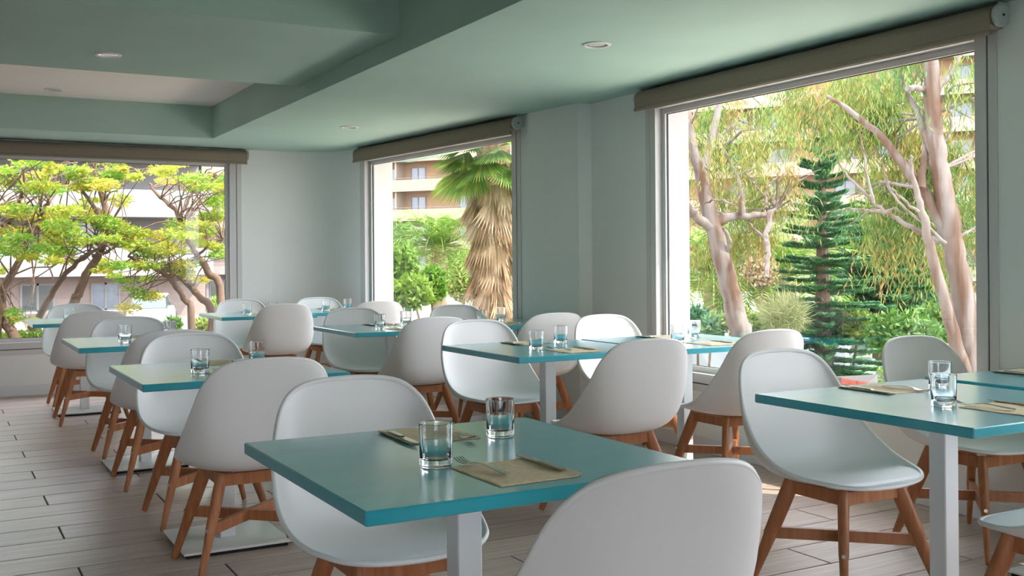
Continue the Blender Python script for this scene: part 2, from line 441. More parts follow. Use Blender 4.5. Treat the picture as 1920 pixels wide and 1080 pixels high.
# ================================================================== TABLES
TH, TS, TSX = 0.765, 0.88, 0.85
def table_meshes():
    h, hx = TS / 2, TSX / 2
    return dict(
        tabletop=MB().box((-hx, -h, TH - 0.030), (hx, h, TH), 0.003).mesh('tabletop', M['teal']),
        post=MB().box((-0.033, -0.033, 0.024), (0.033, 0.033, TH - 0.036), 0.003).mesh('post', M['post']),
        top_bracket=MB().box((-0.16, -0.16, TH - 0.036), (0.16, 0.16, TH - 0.030)).mesh('top_bracket', M['post']),
        base_plate=MB().box((-0.23, -0.23, 0.016), (0.23, 0.23, 0.026), 0.002).mesh('base_plate', M['plate']),
        base_pad=MB().box((-0.215, -0.215, 0.0), (0.215, 0.215, 0.016)).mesh('base_pad', M['rubber']))
TM = table_meshes()
TABLES = {   # centre, wording
    'front':  ((1.14, 2.31), 'front centre table'),
    'left2':  ((1.14, 4.70), 'second table of the left row'),
    'left3':  ((1.14, 6.72), 'third table of the left row'),
    'left4':  ((1.11, 9.38), 'last table of the left row'),
    'mid1':   ((2.935, 2.35), 'front right table'),
    'mid2':   ((2.915, 4.87), 'second table of the middle row'),
    'mid3':   ((2.865, 6.97), 'third table of the middle row'),
    'mid4':   ((2.60, 9.50), 'last table of the middle row'),
    'right1': ((3.865, 2.40), 'table at the right edge by the window'),
    'right2': ((3.800, 4.81), 'second table by the right windows'),
    'right3': ((3.71, 7.06), 'third table by the right windows'),
    'right4': ((3.42, 9.72), 'last table by the right windows, near the corner'),
}
LOOK = {'front': 'large in the foreground', 'left2': 'behind the front table', 'left3': 'on the left', 'left4': 'under the far window',
        'mid1': 'at lower right', 'mid2': 'near the picture centre', 'mid3': 'before the middle window', 'mid4': 'beside the far window',
        'right1': 'cut by the right edge', 'right2': 'under the largest window', 'right3': 'beside the pillar', 'right4': 'by the rounded corner'}
for key, ((x, y), words) in TABLES.items():
    o = empty('dining_table', (x, y, 0), 0.0)
    for n, me in TM.items(): link(n, me, o)
    w = words.replace(' table', ' square teal table', 1) if 'table' in words else words
    tag(o, '%s, %s' % (w, LOOK[key]), 'table', 'square teal tables on white posts')

# ================================================================== CHAIRS
RIM = [(.0,.283,.432),(.085,.278,.434),(.155,.262,.438),(.207,.230,.443),(.243,.183,.450),(.268,.122,.456),(.286,.053,.470),(.296,-.02,.497),(.295,-.09,.542),(.285,-.15,.603),(.268,-.20,.672),(.245,-.236,.742),(.213,-.264,.792),(.162,-.284,.824),(.088,-.297,.837),(.0,-.30,.84)]
CEN = [(.283,.432),(.280,.436),(.264,.443),(.230,.445),(.178,.439),(.10,.430),(.02,.422),(-.06,.418),(-.135,.425),(-.19,.452),(-.225,.51),(-.247,.59),(-.267,.68),(-.283,.76),(-.295,.815),(-.30,.84)]
def lift(z): return 0.44 + (z - 0.44) * 1.075 if z > 0.44 else z
def cr(P, t):
    P = np.asarray(P, float); n = len(P); i = min(int(t), n - 2); f = t - i
    a, b, c, d = P[max(i-1, 0)], P[i], P[i+1], P[min(i+2, n-1)]
    return 0.5 * ((2*b) + (-a + c) * f + (2*a - 5*b + 4*c - d) * f*f + (-a + 3*b - 3*c + d) * f**3)
def shell_meshes():
    NT, NU = 44, 29
    RX_ = [(-RIM[1][0], RIM[1][1], RIM[1][2])] + RIM + [(-RIM[-2][0], RIM[-2][1], RIM[-2][2])]; CX_ = [CEN[1]] + CEN + [CEN[-2]]
    ts = np.linspace(1.12, 15.88, NT); us = np.linspace(-1, 1, NU)
    G = np.zeros((NT, NU, 3))
    for i, t in enumerate(ts):
        R, Cc = cr(RX_, t), cr(CX_, t)
        for j, u in enumerate(us):
            a = abs(u); q = a ** 2.4
            G[i, j] = (R[0] * math.sin(a * .9 * PI / 2) / math.sin(.9 * PI / 2) * (1 if u >= 0 else -1), Cc[0] + (R[1] - Cc[0]) * q, lift(Cc[1] + (R[2] - Cc[1]) * q))
    du = np.gradient(G, axis=1); dv = np.gradient(G, axis=0)
    N = np.cross(dv, du); ln = np.linalg.norm(N, axis=2, keepdims=True); N = N / np.maximum(ln, 1e-9)
    if N[NT // 4, NU // 2, 2] > 0: N = -N          # point to the underside
    O = G + N * 0.0075
    m = MB()
    vs = [tuple(p) for p in G.reshape(-1, 3)] + [tuple(p) for p in O.reshape(-1, 3)]
    k = NT * NU; fs = []
    for i in range(NT - 1):
        for j in range(NU - 1):
            a, b, c, d = i*NU+j, i*NU+j+1, (i+1)*NU+j+1, (i+1)*NU+j
            fs.append((a, b, c, d)); fs.append((k+d, k+c, k+b, k+a))
    m.add(vs, fs)
    # rolled lip: closed tube along the outline
    ext = RIM + [(-x, y, z) for x, y, z in RIM[-2:0:-1]]; ne = len(ext)
    mid = []
    for i in range(120):
        t = i * ne / 120; k0 = int(t); f = t - k0
        a, b, c, d = (np.array(ext[(k0 + q) % ne]) for q in (-1, 0, 1, 2))
        p = 0.5 * ((2*b) + (-a + c) * f + (2*a - 5*b + 4*c - d) * f*f + (-a + 3*b - 3*c + d) * f**3)
        mid.append(Vector((p[0], p[1], lift(p[2]) - 0.002)))
    r = MB(); n = 8; vs, fs = [], []
    L = len(mid)
    for i, p in enumerate(mid):
        t = (mid[(i+1) % L] - mid[i-1]).normalized()
        nn = Vector((0, -0.3, -1)); x = (nn - t * nn.dot(t)).normalized(); y = t.cross(x)
        for j in range(n):
            a = 2 * PI * j / n; vs.append(p + x * math.cos(a) * 0.0085 + y * math.sin(a) * 0.0080)
    for i in range(L):
        for j in range(n):
            a, b = i*n+j, i*n+(j+1) % n; c, d = ((i+1) % L)*n+(j+1) % n, ((i+1) % L)*n+j
            fs.append((a, b, c, d))
    r.add(vs, fs)
    return m.mesh('shell', M['shell'], True), r.mesh('rim_lip', M['shell'], True)
SHELL, LIP = shell_meshes()
FY = 0.05                                     # legs sit a little forward
def leg_mesh(sx, sy):
    top = Vector((sx * 0.135, FY + sy * 0.125, 0.405)); foot = Vector((sx * 0.25, FY + sy * 0.235, 0.004))
    d = Vector((sx, sy * 0.95, 0)).normalized()
    P = [foot + (top - foot) * f for f in (0, .015, .25, .45, .5, .8, 1.0)]
    return MB().tube(P, [.0135, .0155, .0195, .0235, .0265, .0290, .0290], 12, True, (d, 0.68)).mesh('leg', M['leg'], False)
def bar(a, b, w, h, name):
    a, b = Vector(a), Vector(b); t = (b - a).normalized(); s = Vector((-t.y, t.x, 0)).normalized() * w / 2; u = Vector((0, 0, h / 2))
    vs = [a - s - u, a + s - u, a + s + u, a - s + u, b - s - u, b + s - u, b + s + u, b - s + u]
    return MB().add(vs, [(0,1,2,3),(7,6,5,4),(0,4,5,1),(1,5,6,2),(2,6,7,3),(3,7,4,0)])
LEGS = []
for sx in (-1, 1):
    for sy in (-1, 1):
        me = leg_mesh(sx, sy)
        o = bpy.data.objects.new('tmp', me); smooth_by_angle(o, 60); bpy.data.objects.remove(o)
        LEGS.append(me)
RAILS, CROSS, BOLTS = [], [], []
c4 = [(-.138, FY - .128), (.138, FY - .128), (.138, FY + .128), (-.138, FY + .128)]
for i in range(4):
    a, b = c4[i], c4[(i + 1) % 4]; RAILS.append(bar((*a, .382), (*b, .382), .022, .046, 'r').mesh('seat_rail', M['leg']))
def legp(sx, sy, z):
    f = (z - 0.004) / 0.401; return Vector((sx * (0.25 - 0.115 * f), FY + sy * (0.235 - 0.110 * f), z))
for sgn in (1, -1):
    a, b = legp(-1, -sgn, .205), legp(1, sgn, .205)
    if sgn == 1: CROSS.append(bar(a, b, .022, .042, 's').mesh('stretcher', M['leg']))
    else:                                       # the other diagonal in two halves, halved into the first
        c = (a + b) / 2; t = (b - a).normalized() * 0.012
        CROSS.append(bar(a, c - t, .022, .042, 's').mesh('stretcher', M['leg'])); CROSS.append(bar(c + t, b, .022, .042, 's').mesh('stretcher', M['leg']))
for sx in (-1, 1):
    for sy in (-1, 1):
        p = legp(sx, sy, .205); d = Vector((sx, sy * .95, 0)).normalized()
        BOLTS.append(MB().tube([p + d * 0.018, p + d * 0.0285], 0.0075, 10).mesh('bolt', M['chrome']))
def make_chair(loc, rz):
    o = empty('dining_chair', (loc[0], loc[1], 0), rz)
    sh = link('shell', SHELL, o); link('rim_lip', LIP, sh)
    for i, me in enumerate(LEGS):
        lg = link('leg', me, o); link('bolt', BOLTS[i], lg)
    for me in RAILS: link('seat_rail', me, o)
    for me in CROSS: link('stretcher', me, o)
    return o
CH = [  # x, y, facing the camera?, table, label
    (1.17, 1.80, 0, 'large white shell chair seen from behind at the bottom centre edge'),
    (1.16, 2.88, 1, 'white shell chair facing the viewer, tucked behind the front centre table'),
    (1.13, 4.24, 0, 'white shell chair seen from behind at second table of left row'),
    (1.17, 5.28, 1, 'white shell chair facing the viewer at second table of left row'),
    (1.16, 6.15, 0, 'white shell chair seen from behind at third table of left row'),
    (1.17, 7.18, 1, 'white shell chair facing the viewer at third table of left row'),
    (1.10, 8.83, 0, 'white shell chair seen from behind at last table of left row'),
    (1.14, 9.90, 1, 'leftmost white shell chair, facing the viewer under the far window'),
    (2.955, 1.84, 0, 'white shell chair cut by the right edge, only its seat front showing'),
    (2.96, 2.86, 1, 'large white shell chair facing the viewer at the front right table'),
    (2.88, 4.18, 0, 'white shell chair seen from behind at second table of middle row'),
    (2.92, 5.45, 1, 'white shell chair facing the viewer at second table of middle row'),
    (2.87, 6.47, 0, 'white shell chair seen from behind at third table of middle row'),
    (2.88, 7.49, 1, 'white shell chair facing the viewer at third table of middle row'),
    (2.69, 9.20, 0, 'white shell chair seen from behind at last table of middle row'),
    (2.66, 10.05, 1, 'white shell chair facing the viewer at last table of middle row'),
    (3.95, 3.04, 1, 'white shell chair before the right side of the largest window'),
    (3.76, 4.32, 0, 'white shell chair seen from behind at second table by right windows'),
    (3.88, 5.48, 1, 'bright white shell chair facing the viewer, left of the largest window'),
    (3.75, 6.43, 0, 'white shell chair seen from behind beside the pillar'),
    (3.78, 7.52, 1, 'shaded shell chair facing the viewer under the middle window'),
    (3.57, 9.22, 0, 'white shell chair seen from behind at left of the middle window'),
    (3.44, 10.02, 1, 'farthest white shell chair, facing the viewer against the rounded corner'),
]
for i, (x, y, fl_, lab) in enumerate(CH):
    o = make_chair((x, y), PI if fl_ else 0.0)
    tag(o, lab, 'chair', 'white shell chairs on wooden legs')

# ================================================================== PLACE SETTINGS
def napkin_mesh():
    w, l, t = 0.205, 0.235, 0.0016
    m = MB(); nx, ny = 12, 8
    vs = []
    for side in (1, 0):
        for j in range(ny + 1):
            for i in range(nx + 1):
                x = -w / 2 + w * i / nx; y = -l / 2 + l * j / ny
                if i == nx: x += 0.002 * (1 if j % 2 else -1)
                z = 0.0008 + 0.005 * max(0, (i / nx - 0.72) / 0.28) ** 2 * (0.6 + 0.4 * j / ny) + 0.0008 * math.sin(j * 1.3)
                vs.append((x, y, z + (t if side else 0.0)))
    k = (nx + 1) * (ny + 1); fs = []
    q = lambda i, j: j * (nx + 1) + i
    for j in range(ny):
        for i in range(nx):
            fs.append((q(i, j), q(i+1, j), q(i+1, j+1), q(i, j+1))); fs.append((k+q(i, j+1), k+q(i+1, j+1), k+q(i+1, j), k+q(i, j)))
    for i in range(nx):
        fs.append((q(i+1, 0), q(i, 0), k+q(i, 0), k+q(i+1, 0))); fs.append((q(i, ny), q(i+1, ny), k+q(i+1, ny), k+q(i, ny)))
    for j in range(ny):
        fs.append((q(0, j), q(0, j+1), k+q(0, j+1), k+q(0, j))); fs.append((q(nx, j+1), q(nx, j), k+q(nx, j), k+q(nx, j+1)))
    return m.add(vs, fs).mesh('paper', M['kraft'])
def flap_mesh():                              # the folded under-layer peeping out
    return MB().box((-0.106, -0.121, 0.0002), (0.094, 0.112, 0.0011)).mesh('under_fold', M['kraft'])
def ribbon(path, name, thick=0.0016):
    """flat bar along +y: path of (y, z, half width)"""
    vs, fs = [], []
    for y, z, w in path: vs += [(-w, y, z), (w, y, z), (w, y, z + thick), (-w, y, z + thick)]
    n = len(path)
    for i in range(n - 1):
        for j in range(4):
            k = (j + 1) % 4; fs.append((i*4+j, i*4+k, (i+1)*4+k, (i+1)*4+j))
    fs += [(3, 2, 1, 0), tuple((n-1)*4 + j for j in range(4))]
    return vs, fs
def fork_meshes():
    h = MB(); h.add(*ribbon([(-.095,.003,.006),(-.088,.003,.009),(-.06,.005,.0085),(-.02,.009,.005),(.015,.010,.0032),(.035,.008,.0034),(.044,.005,.006),(.052,.003,.0105),(.060,.002,.0125),(.066,.002,.0128)], 'h', .0022))
    m = [h.mesh('handle', M['steel'])]
    for k in range(4):
        x = -0.0108 + k * 0.0072
        t = MB(); vs, fs = ribbon([(.065,.002,.0018),(.078,.0025,.0016),(.092,.005,.0014),(.106,.010,.0008)], 't', .0018)
        t.add([(a + x, b, c) for a, b, c in vs], fs); m.append(t.mesh('tine', M['steel']))
    return m
def knife_meshes():
    h = MB().add(*ribbon([(-.105,.002,.0065),(-.098,.0015,.009),(-.06,.0015,.0085),(-.02,.0015,.0065),(.0,.002,.0055)], 'h', .005)).mesh('handle', M['steel'])
    vs, fs = ribbon([(.0,.003,.0055),(.012,.003,.008),(.05,.003,.0095),(.085,.003,.009),(.102,.003,.006),(.110,.003,.001)], 'b', .0013)
    b = MB().add(vs, fs).mesh('blade', M['steel'])
    return h, b
def tumbler_mesh():
    m = MB()
    out = [(0.0005,0.0),(.034,0.0),(.0365,.0015),(.0372,.004),(.0375,.02),(.0385,.06),(.0395,.098),(.0398,.1000),(.0392,.1010),(.0382,.1008),(.0378,.0990),(.0365,.06),(.0345,.024),(.031,.0185),(.022,.0165),(0.0005,.0160)]
    return m.lathe(out, 40).mesh('tumbler', M['glass'], True)
NAP, FLAP, FORK, KNIFE, TUM = napkin_mesh(), flap_mesh(), fork_meshes(), knife_meshes(), tumbler_mesh()
me_t = TUM
try: me_t.set_sharp_from_angle(angle=math.radians(50))
except Exception: pass
SET = {  # words used in the labels
 'front': 'front centre table', 'left2': 'second table of left row', 'left3': 'third table of left row', 'left4': 'last table of left row',
 'mid1': 'front right table', 'mid2': 'second table of middle row', 'mid3': 'third table of middle row', 'mid4': 'last table of middle row',
 'right1': 'table cut by the right edge', 'right2': 'second table by right windows', 'right3': 'third table by right windows', 'right4': 'last table by right windows'}
def place(name, meshes, loc, rz, label, cat, group):
    o = empty(name, loc, rz)
    for n, me in meshes: link(n, me, o)
    return tag(o, label, cat, group)
def setting(key, near=True, far=True, glasses=(1, 1)):
    (tx, ty), _ = TABLES[key]; w = SET[key]
    j = lambda s: (random.random() - 0.5) * s if key != 'front' else 0.0
    for on, side, cx, cy, rot in ((near, 'near', 0.0, -0.262, 0.0), (far, 'far', 0.035, 0.292, PI)):
        if not on: continue
        dx, dy, a = j(.03), j(.02), rot + j(.1) + (0.02 if side == 'near' else -0.03)
        R = Matrix.Rotation(a, 2)
        base = Vector((tx + cx + dx, ty + cy + dy))
        z = TH + 0.0005
        place('paper_napkin', [('paper', NAP), ('under_fold', FLAP)], (base.x, base.y, z), a, 'kraft paper napkin on the %s side of the %s' % (side, w), 'napkin', 'kraft paper napkins under the cutlery')
        p = base + R @ Vector((-0.052, 0.055)); place('fork', [('handle', FORK[0])] + [('tine', t) for t in FORK[1:]], (p.x, p.y, z + 0.0035), a + 0.10 + j(.1), 'steel fork on the %s napkin of the %s' % (side, w), 'fork', 'forks laid on paper napkins')
        p = base + R @ Vector((0.086, 0.035)); place('knife', [('handle', KNIFE[0]), ('blade', KNIFE[1])], (p.x, p.y, z + 0.0042), a - 0.03 + j(.1), 'steel knife on the %s napkin of the %s' % (side, w), 'knife', 'knives laid on paper napkins')
    for on, side, gx, gy in ((glasses[0], 'near', -0.126, -0.112), (glasses[1], 'far', 0.196, 0.172)):
        if not on: continue
        o = link('tumbler', TUM); o.location = (tx + gx + j(.02), ty + gy + j(.02), TH + 0.0004)
        tag(o, 'clear glass tumbler, %s one of the two on the %s' % ('nearer' if side == 'near' else 'farther', w), 'glass', 'empty tumblers on the teal tables')
setting('front'); setting('left2'); setting('left3', far=True, near=False); setting('left4', near=False, far=False, glasses=(1, 0))
setting('mid1'); setting('mid2'); setting('mid3'); setting('mid4')
setting('right1', near=False, glasses=(0, 0)); setting('right2'); setting('right3'); setting('right4')

# ================================================================== OUTSIDE
GZ = -1.5                                     # the garden lies lower than the dining room
M['ground'] = mat('pale_paving', (0.20, 0.172, 0.15), 0.9, noise=(0.4, (1, 1, 1), 0.2))
M['terrace'] = mat('bounce_terrace_stone', (0.82, 0.72, 0.61), 0.8, noise=(3, (1, 1, 1), 0.06))
M['lawn'] = mat('lawn', (0.20, 0.34, 0.07), 0.9, noise=(1.5, (1, 1, 1), 0.35))
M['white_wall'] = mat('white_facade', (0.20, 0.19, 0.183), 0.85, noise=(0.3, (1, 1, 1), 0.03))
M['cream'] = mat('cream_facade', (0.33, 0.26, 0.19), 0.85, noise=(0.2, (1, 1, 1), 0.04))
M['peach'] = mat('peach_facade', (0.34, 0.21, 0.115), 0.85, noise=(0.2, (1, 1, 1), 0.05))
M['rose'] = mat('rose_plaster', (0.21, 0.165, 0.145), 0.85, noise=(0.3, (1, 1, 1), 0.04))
M['winglass'] = mat('dark_window_glass', (0.05, 0.065, 0.065), 0.08, spec=0.8)
M['greyglass'] = mat('pale_curtained_glass', (0.15, 0.17, 0.20), 0.12, spec=0.8)
M['aqua'] = mat('aqua_balustrade_glass', (0.22, 0.29, 0.29), 0.1, spec=0.7)
M['awning'] = mat('orange_awning', (0.45, 0.13, 0.03), 0.8)
M['bark_pale'] = wood_mat('pale_eucalyptus_bark', (0.095, 0.055, 0.036), (0.175, 0.152, 0.14), (3.2, 3.2, 0.55), 2.2, 0.85, 0.2, 0.0, 0.36, 0.56)
M['bark_brown'] = mat('brown_bark', (0.15, 0.092, 0.066), 0.9, noise=(5, (1, 1, 0.3), 0.3))
M['bark_palm'] = mat('palm_bark', (0.33, 0.23, 0.15), 0.95, noise=(9, (1, 1, 1.5), 0.4))
M['brick'] = mat('red_brick', (0.24, 0.055, 0.04), 0.85, noise=(14, (1, 1, 3), 0.25))
M['carwhite'] = mat('white_car_paint', (0.30, 0.32, 0.34), 0.2, spec=0.6)
M['cardark'] = mat('dark_blue_car_paint', (0.05, 0.07, 0.11), 0.2, spec=0.6)
M['tyre'] = mat('tyre_rubber', (0.02, 0.02, 0.02), 0.8)
M['lf_acacia'] = leaf_mat('yellow_green_leaves', [(0, (0.085, 0.24, 0.018)), (0.35, (0.20, 0.32, 0.02)), (0.7, (0.38, 0.37, 0.025)), (1, (0.50, 0.40, 0.06))], 0.45)
M['lf_euca'] = leaf_mat('eucalyptus_leaves', [(0, (0.045, 0.12, 0.018)), (0.3, (0.10, 0.20, 0.025)), (0.6, (0.24, 0.25, 0.045)), (0.85, (0.34, 0.27, 0.08)), (1, (0.38, 0.17, 0.075))], 0.35)
M['lf_palm'] = leaf_mat('palm_leaves', [(0, (0.09, 0.21, 0.0375)), (0.6, (0.1875, 0.315, 0.06)), (1, (0.3375, 0.375, 0.09))], 0.3)
M['lf_dry'] = leaf_mat('dry_palm_leaves', [(0, (0.198, 0.11, 0.055)), (0.5, (0.3025, 0.198, 0.11)), (1, (0.407, 0.319, 0.22))], 0.2)
M['lf_pine'] = leaf_mat('conifer_needles', [(0, (0.036, 0.135, 0.0675)), (0.6, (0.0675, 0.198, 0.081)), (1, (0.162, 0.288, 0.099))], 0.25)
M['lf_shrub'] = leaf_mat('shrub_leaves', [(0, (0.0425, 0.1275, 0.017)), (0.6, (0.1275, 0.2295, 0.034)), (1, (0.306, 0.323, 0.0765))], 0.35)
M['lf_hedge'] = leaf_mat('hedge_leaves', [(0, (0.072, 0.2, 0.012)), (1, (0.224, 0.336, 0.028))], 0.35)
M['lf_pale'] = leaf_mat('pale_grass_blades', [(0, (0.221, 0.273, 0.104)), (1, (0.468, 0.429, 0.234))], 0.35)

def quads(name, P, D, W, L, m, parent=None, stuff=True, rnd=None):
    """leaf mesh: bases P, directions D (unit), side vectors W (already half width), lengths L"""
    n = len(P); L = np.asarray(L).reshape(-1, 1)
    V = np.empty((n, 4, 3)); V[:, 0] = P; V[:, 1] = P + D * L * 0.45 + W; V[:, 2] = P + D * L; V[:, 3] = P + D * L * 0.45 - W
    me = bpy.data.meshes.new(name)
    me.vertices.add(4 * n); me.vertices.foreach_set('co', V.reshape(-1).astype(np.float32))
    me.loops.add(4 * n); me.loops.foreach_set('vertex_index', np.arange(4 * n, dtype=np.int32))
    me.polygons.add(n); me.polygons.foreach_set('loop_start', np.arange(0, 4 * n, 4, dtype=np.int32))
    me.update(calc_edges=True)
    at_ = me.attributes.new('rnd', 'FLOAT', 'FACE'); at_.data.foreach_set('value', (RNG.random(n) if rnd is None else np.clip(rnd, 0, 1)).astype(np.float32))
    me.materials.append(m)
    if name is None: return me
    o = link(name, me, parent)
    if stuff: o['kind'] = 'stuff'
    return o
def unit(A): return A / np.maximum(np.linalg.norm(A, axis=1, keepdims=True), 1e-9)
def side(D, w):
    r = RNG.normal(size=D.shape); s = np.cross(D, r); return unit(s) * np.asarray(w).reshape(-1, 1)
def in_ellipsoid(c, r, n):
    d = unit(RNG.normal(size=(n, 3))) * (RNG.random((n, 1)) ** 0.4); return np.asarray(c) + d * np.asarray(r)
def blob_leaves(blobs, length, width, up=0.2):
    """blobs: list of (centre, radii, count); loose leaves pointing anywhere"""
    P, D, W, L, K = [], [], [], [], []
    for c, r, n in blobs:
        K.append(RNG.random() * 0.7 + 0.15 + (RNG.random(n) - 0.5) * 0.7)
        p = in_ellipsoid(c, r, n); d = unit(RNG.normal(size=(n, 3)) + np.array([0, 0, up])); l = length * (0.6 + 0.8 * RNG.random(n))
        P.append(p); D.append(d); W.append(side(d, width * (0.6 + 0.7 * RNG.random(n)) / 2)); L.append(l)
    return np.concatenate(P), np.concatenate(D), np.concatenate(W), np.concatenate(L), np.concatenate(K)
def strand_leaves(blobs, drop, per, length, width):
    """hanging strands of long narrow leaves"""
    P, D, W, L, K = [], [], [], [], []
    sub = []
    for c, r, n in blobs:                     # every canopy part breaks up into a few bunches of one tint
        for q in range(5): sub.append((in_ellipsoid(c, r, 1)[0], np.asarray(r) * (0.28 + 0.3 * RNG.random()), max(3, n // 5), RNG.random()))
    for c, r, n, tint in sub:
        tops = in_ellipsoid(c, r, n)
        for t in tops:
            k = per; K.append(tint * 0.75 + 0.1 + (RNG.random(k) - 0.5) * 0.5); dr = drop * (0.5 + RNG.random()); sway = RNG.normal(size=2) * 0.12
            f = np.linspace(0, 1, k)[:, None]
            p = t + np.concatenate([f * sway, -f * dr], axis=1) + RNG.normal(size=(k, 3)) * 0.03
            d = unit(np.concatenate([RNG.normal(size=(k, 2)) * 0.45, -np.ones((k, 1))], axis=1))
            P.append(p); D.append(d); W.append(side(d, width * (0.7 + 0.6 * RNG.random(k)) / 2)); L.append(length * (0.7 + 0.6 * RNG.random(k)))
    return np.concatenate(P), np.concatenate(D), np.concatenate(W), np.concatenate(L), np.concatenate(K)
def pxblob(px, py, rx, ry, d, n, rd=None):
    s = d / F_PX; c = at(px, py, d)
    return (tuple(c), (rx * s, (rd if rd else rx * s), ry * s), n)
def limb(mb, pix, d, r0, r1, n=10, wob=0.0, dd=0.0):
    """branch through photo positions at distance d (drifting by dd), thickness r0 to r1"""
    P = [at(x, y, d + dd * i / max(1, len(pix) - 1)) for i, (x, y) in enumerate(pix)]
    Q, R = [], []
    k = 5
    A = np.array([list(p) for p in P])
    for i in range((len(P) - 1) * k + 1):
        Q.append(Vector(cr(A, min(i / k, len(P) - 1 - 1e-6))) + Vector(RNG.normal(size=3) * wob))
    m = len(Q)
    R = [r0 + (r1 - r0) * i / (m - 1) for i in range(m)]
    mb.tube(Q, R, n)
    return Q
def base_at(px, d):
    p = at(px, HORIZON, d); return Vector((p.x, p.y, GZ))
def ground_y(d): return HORIZON + F_PX * (CAM_H - GZ) / d

# ---- ground
structure(MB().box((-120, -60, GZ - 0.3), (160, 200, GZ)).build('ground', M['ground']), 'pale paved ground outside')
structure(MB().box((WALL_X + WT, -14.0, -0.35), (7.9, 11.0, -0.15)).build('terrace', M['terrace']), 'unseen pale terrace added to bounce light through the right windows')  # added below the sight line to throw sunlight up onto the ceiling
lw_ = MB()
c0, c1, c2, c3 = base_at(1200, 15), base_at(1900, 11), base_at(2100, 30), base_at(1150, 40)
lw_.prism([(c.x, c.y) for c in (c0, c1, c2, c3)], GZ, GZ + 0.05)
structure(lw_.build('lawn', M['lawn']), 'lawn under the eucalyptus trees')

# ---- beige balconied hotel far behind the palms and eucalyptus
def hotel():
    A, B = Vector((24, 114.4)), Vector((71.5, 47.9))
    th = math.atan2(B.y - A.y, B.x - A.x); L = (B - A).length
    o = empty('apartment_building', (A.x, A.y, GZ), th)
    nfl, fh, bay = 7, 2.83, 4.3
    H = nfl * fh + 2.2
    y0 = 0.0                                  # local y points away from the viewer
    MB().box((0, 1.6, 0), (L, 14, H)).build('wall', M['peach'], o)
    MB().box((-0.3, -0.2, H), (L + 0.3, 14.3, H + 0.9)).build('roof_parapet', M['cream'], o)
    wm = MB().ring(-0.85, 0.85, 0, 2.15, 0.09, -0.06, 0.02); wm.box((-0.04, -0.06, 0.09), (0.04, 0.02, 2.06)); wmesh = wm.mesh('window', M['white_wall'])
    pmesh = MB().box((-0.76, -0.015, 0.09), (0.76, 0.0, 2.06)).mesh('pane', M['greyglass'])
    nb = int(L / bay)
    for k in range(nfl):
        z = 1.1 + k * fh
        b = MB().box((-0.2, 0, z - 0.18), (L + 0.2, 1.6, z)).box((-0.2, -0.12, z - 0.25), (L + 0.2, 0.05, z + 0.85)).build('balcony', M['cream'], o)
        rl = MB().tube([(-0.2, -0.03, z + 1.02), (L + 0.2, -0.03, z + 1.02)], 0.03, 6).build('railing', M['white_wall'], b)
        for j in range(nb):
            x = (j + 0.5) * bay
            if j % 2 == 0: MB().box((x - bay / 2 - 0.08, 0.1, z), (x - bay / 2 + 0.08, 1.6, z + fh - 0.25)).build('partition', M['cream'], o)
            w = link('window', wmesh, o, Matrix.Translation((x + (0.5 if j % 2 else -0.5), 1.6, z + 0.02))); link('pane', pmesh, w)
    tag(o, 'large beige apartment building with stacked balconies behind the palms', 'building')
hotel()

